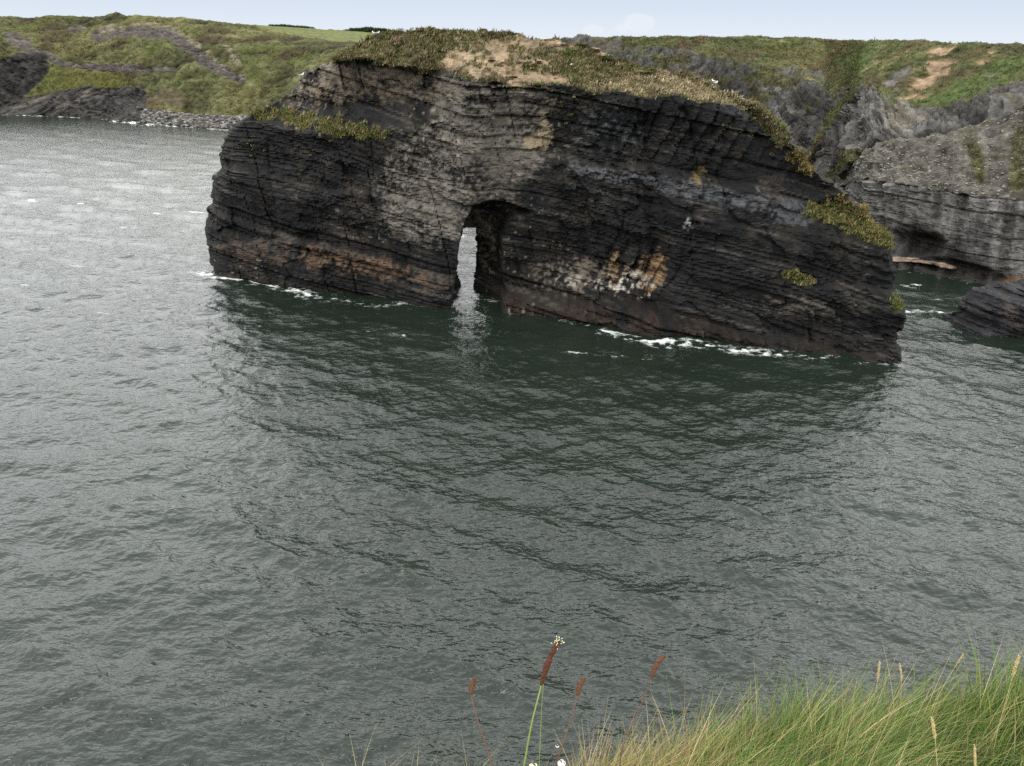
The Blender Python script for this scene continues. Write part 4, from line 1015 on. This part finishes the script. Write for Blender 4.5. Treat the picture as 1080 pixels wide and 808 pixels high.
wd = bpy.data.worlds.new('World'); scene.world = wd; wd.use_nodes = True
nt = wd.node_tree; nt.nodes.clear()
outn = N(nt, 'ShaderNodeOutputWorld')
sky = N(nt, 'ShaderNodeTexSky'); sky.sky_type = 'NISHITA'; sky.sun_disc = False; sky.sun_elevation = rad(SUN_EL); sky.sun_rotation = rad(SUN_AZ)
b1 = N(nt, 'ShaderNodeBackground'); b1.inputs['Strength'].default_value = .10; nt.links.new(sky.outputs[0], b1.inputs['Color'])
tc = N(nt, 'ShaderNodeTexCoord')
sx = N(nt, 'ShaderNodeSeparateXYZ'); nt.links.new(tc.outputs['Generated'], sx.inputs[0])
# cloud layer: noise on the sky plane
dv = N(nt, 'ShaderNodeMath', operation='ADD'); nt.links.new(sx.outputs['Z'], dv.inputs[0]); dv.inputs[1].default_value = .18
vd = N(nt, 'ShaderNodeVectorMath', operation='DIVIDE'); nt.links.new(tc.outputs['Generated'], vd.inputs[0])
cb = N(nt, 'ShaderNodeCombineXYZ')
for k in range(3): nt.links.new(dv.outputs[0], cb.inputs[k])
nt.links.new(cb.outputs[0], vd.inputs[1])
cn = N(nt, 'ShaderNodeTexNoise'); cn.inputs['Scale'].default_value = 1.1; cn.inputs['Detail'].default_value = 5; nt.links.new(vd.outputs[0], cn.inputs['Vector'])
rmp = N(nt, 'ShaderNodeValToRGB'); rmp.color_ramp.elements[0].position = .3; rmp.color_ramp.elements[0].color = (.60, .61, .605, 1); rmp.color_ramp.elements[1].position = .7; rmp.color_ramp.elements[1].color = (.97, .97, .955, 1)
nt.links.new(cn.outputs['Fac'], rmp.inputs['Fac'])
ele = N(nt, 'ShaderNodeValToRGB'); ce = ele.color_ramp.elements
ce[0].position = 0.0; ce[0].color = (.55, .55, .55, 1); ce[1].position = 1.0; ce[1].color = (.5, .5, .5, 1)
for p_, v_ in ((.22, .85), (.5, 1.0), (.72, .9)):
    q_ = ce.new(p_); q_.color = (v_, v_, v_, 1)
nt.links.new(sx.outputs['Z'], ele.inputs['Fac'])
cm = N(nt, 'ShaderNodeMix', data_type='RGBA', blend_type='MULTIPLY'); cm.inputs['Factor'].default_value = 1
nt.links.new(rmp.outputs[0], cm.inputs['A']); nt.links.new(ele.outputs[0], cm.inputs['B'])
b2 = N(nt, 'ShaderNodeBackground'); b2.inputs['Strength'].default_value = 5.4; nt.links.new(cm.outputs['Result'], b2.inputs['Color'])
# pale blue opening low over the land, with white at the very horizon
low = N(nt, 'ShaderNodeValToRGB'); e = low.color_ramp.elements
e[0].position = 0.0; e[0].color = (.80, .87, .95, 1); e[1].position = .05; e[1].color = (.66, .745, .875, 1)
nt.links.new(sx.outputs['Z'], low.inputs['Fac'])
# two small cumulus puffs
puffs = None
pn = N(nt, 'ShaderNodeTexNoise'); pn.inputs['Scale'].default_value = 40; pn.inputs['Detail'].default_value = 4; nt.links.new(tc.outputs['Generated'], pn.inputs['Vector'])
lowc = low.outputs[0]
for (a, b, rx) in ((674, 24, .020), (626, 31, .014), (655, 30, .012)):
    d = ray(a, b); d = d / np.linalg.norm(d)
    ds = N(nt, 'ShaderNodeVectorMath', operation='SUBTRACT'); nt.links.new(tc.outputs['Generated'], ds.inputs[0]); ds.inputs[1].default_value = tuple(d)
    sc_ = N(nt, 'ShaderNodeVectorMath', operation='MULTIPLY'); nt.links.new(ds.outputs[0], sc_.inputs[0]); sc_.inputs[1].default_value = (1, 1, 1.9)
    le = N(nt, 'ShaderNodeVectorMath', operation='LENGTH'); nt.links.new(sc_.outputs[0], le.inputs[0])
    ma = N(nt, 'ShaderNodeMath', operation='MULTIPLY_ADD'); nt.links.new(pn.outputs['Fac'], ma.inputs[0]); ma.inputs[1].default_value = -.022; nt.links.new(le.outputs['Value'], ma.inputs[2])
    mp = N(nt, 'ShaderNodeMapRange'); mp.inputs['From Min'].default_value = rx - .004 - .011; mp.inputs['From Max'].default_value = rx - .011; mp.inputs['To Min'].default_value = .5; mp.inputs['To Max'].default_value = 0
    nt.links.new(ma.outputs[0], mp.inputs['Value'])
    mm = N(nt, 'ShaderNodeMix', data_type='RGBA'); nt.links.new(mp.outputs[0], mm.inputs['Factor']); nt.links.new(lowc, mm.inputs['A']); mm.inputs['B'].default_value = (.86, .90, .95, 1); lowc = mm.outputs['Result']
b3 = N(nt, 'ShaderNodeBackground'); nt.links.new(lowc, b3.inputs['Color']); b3.inputs['Strength'].default_value = 1.0
mA = N(nt, 'ShaderNodeMixShader'); mA.inputs[0].default_value = .8
nt.links.new(b1.outputs[0], mA.inputs[1]); nt.links.new(b2.outputs[0], mA.inputs[2])
hm = N(nt, 'ShaderNodeMapRange'); hm.inputs['From Min'].default_value = .06; hm.inputs['From Max'].default_value = .22; nt.links.new(sx.outputs['Z'], hm.inputs['Value'])
mB = N(nt, 'ShaderNodeMixShader'); nt.links.new(hm.outputs[0], mB.inputs[0]); nt.links.new(b3.outputs[0], mB.inputs[1]); nt.links.new(mA.outputs[0], mB.inputs[2])
nt.links.new(mB.outputs[0], outn.inputs[0])

vs_ = scene.view_settings; vs_.view_transform = 'Standard'; vs_.look = 'None'; vs_.gamma = 1; vs_.exposure = 0; vs_.use_curve_mapping = False
scene.cycles.max_bounces = 6; scene.cycles.use_denoising = False
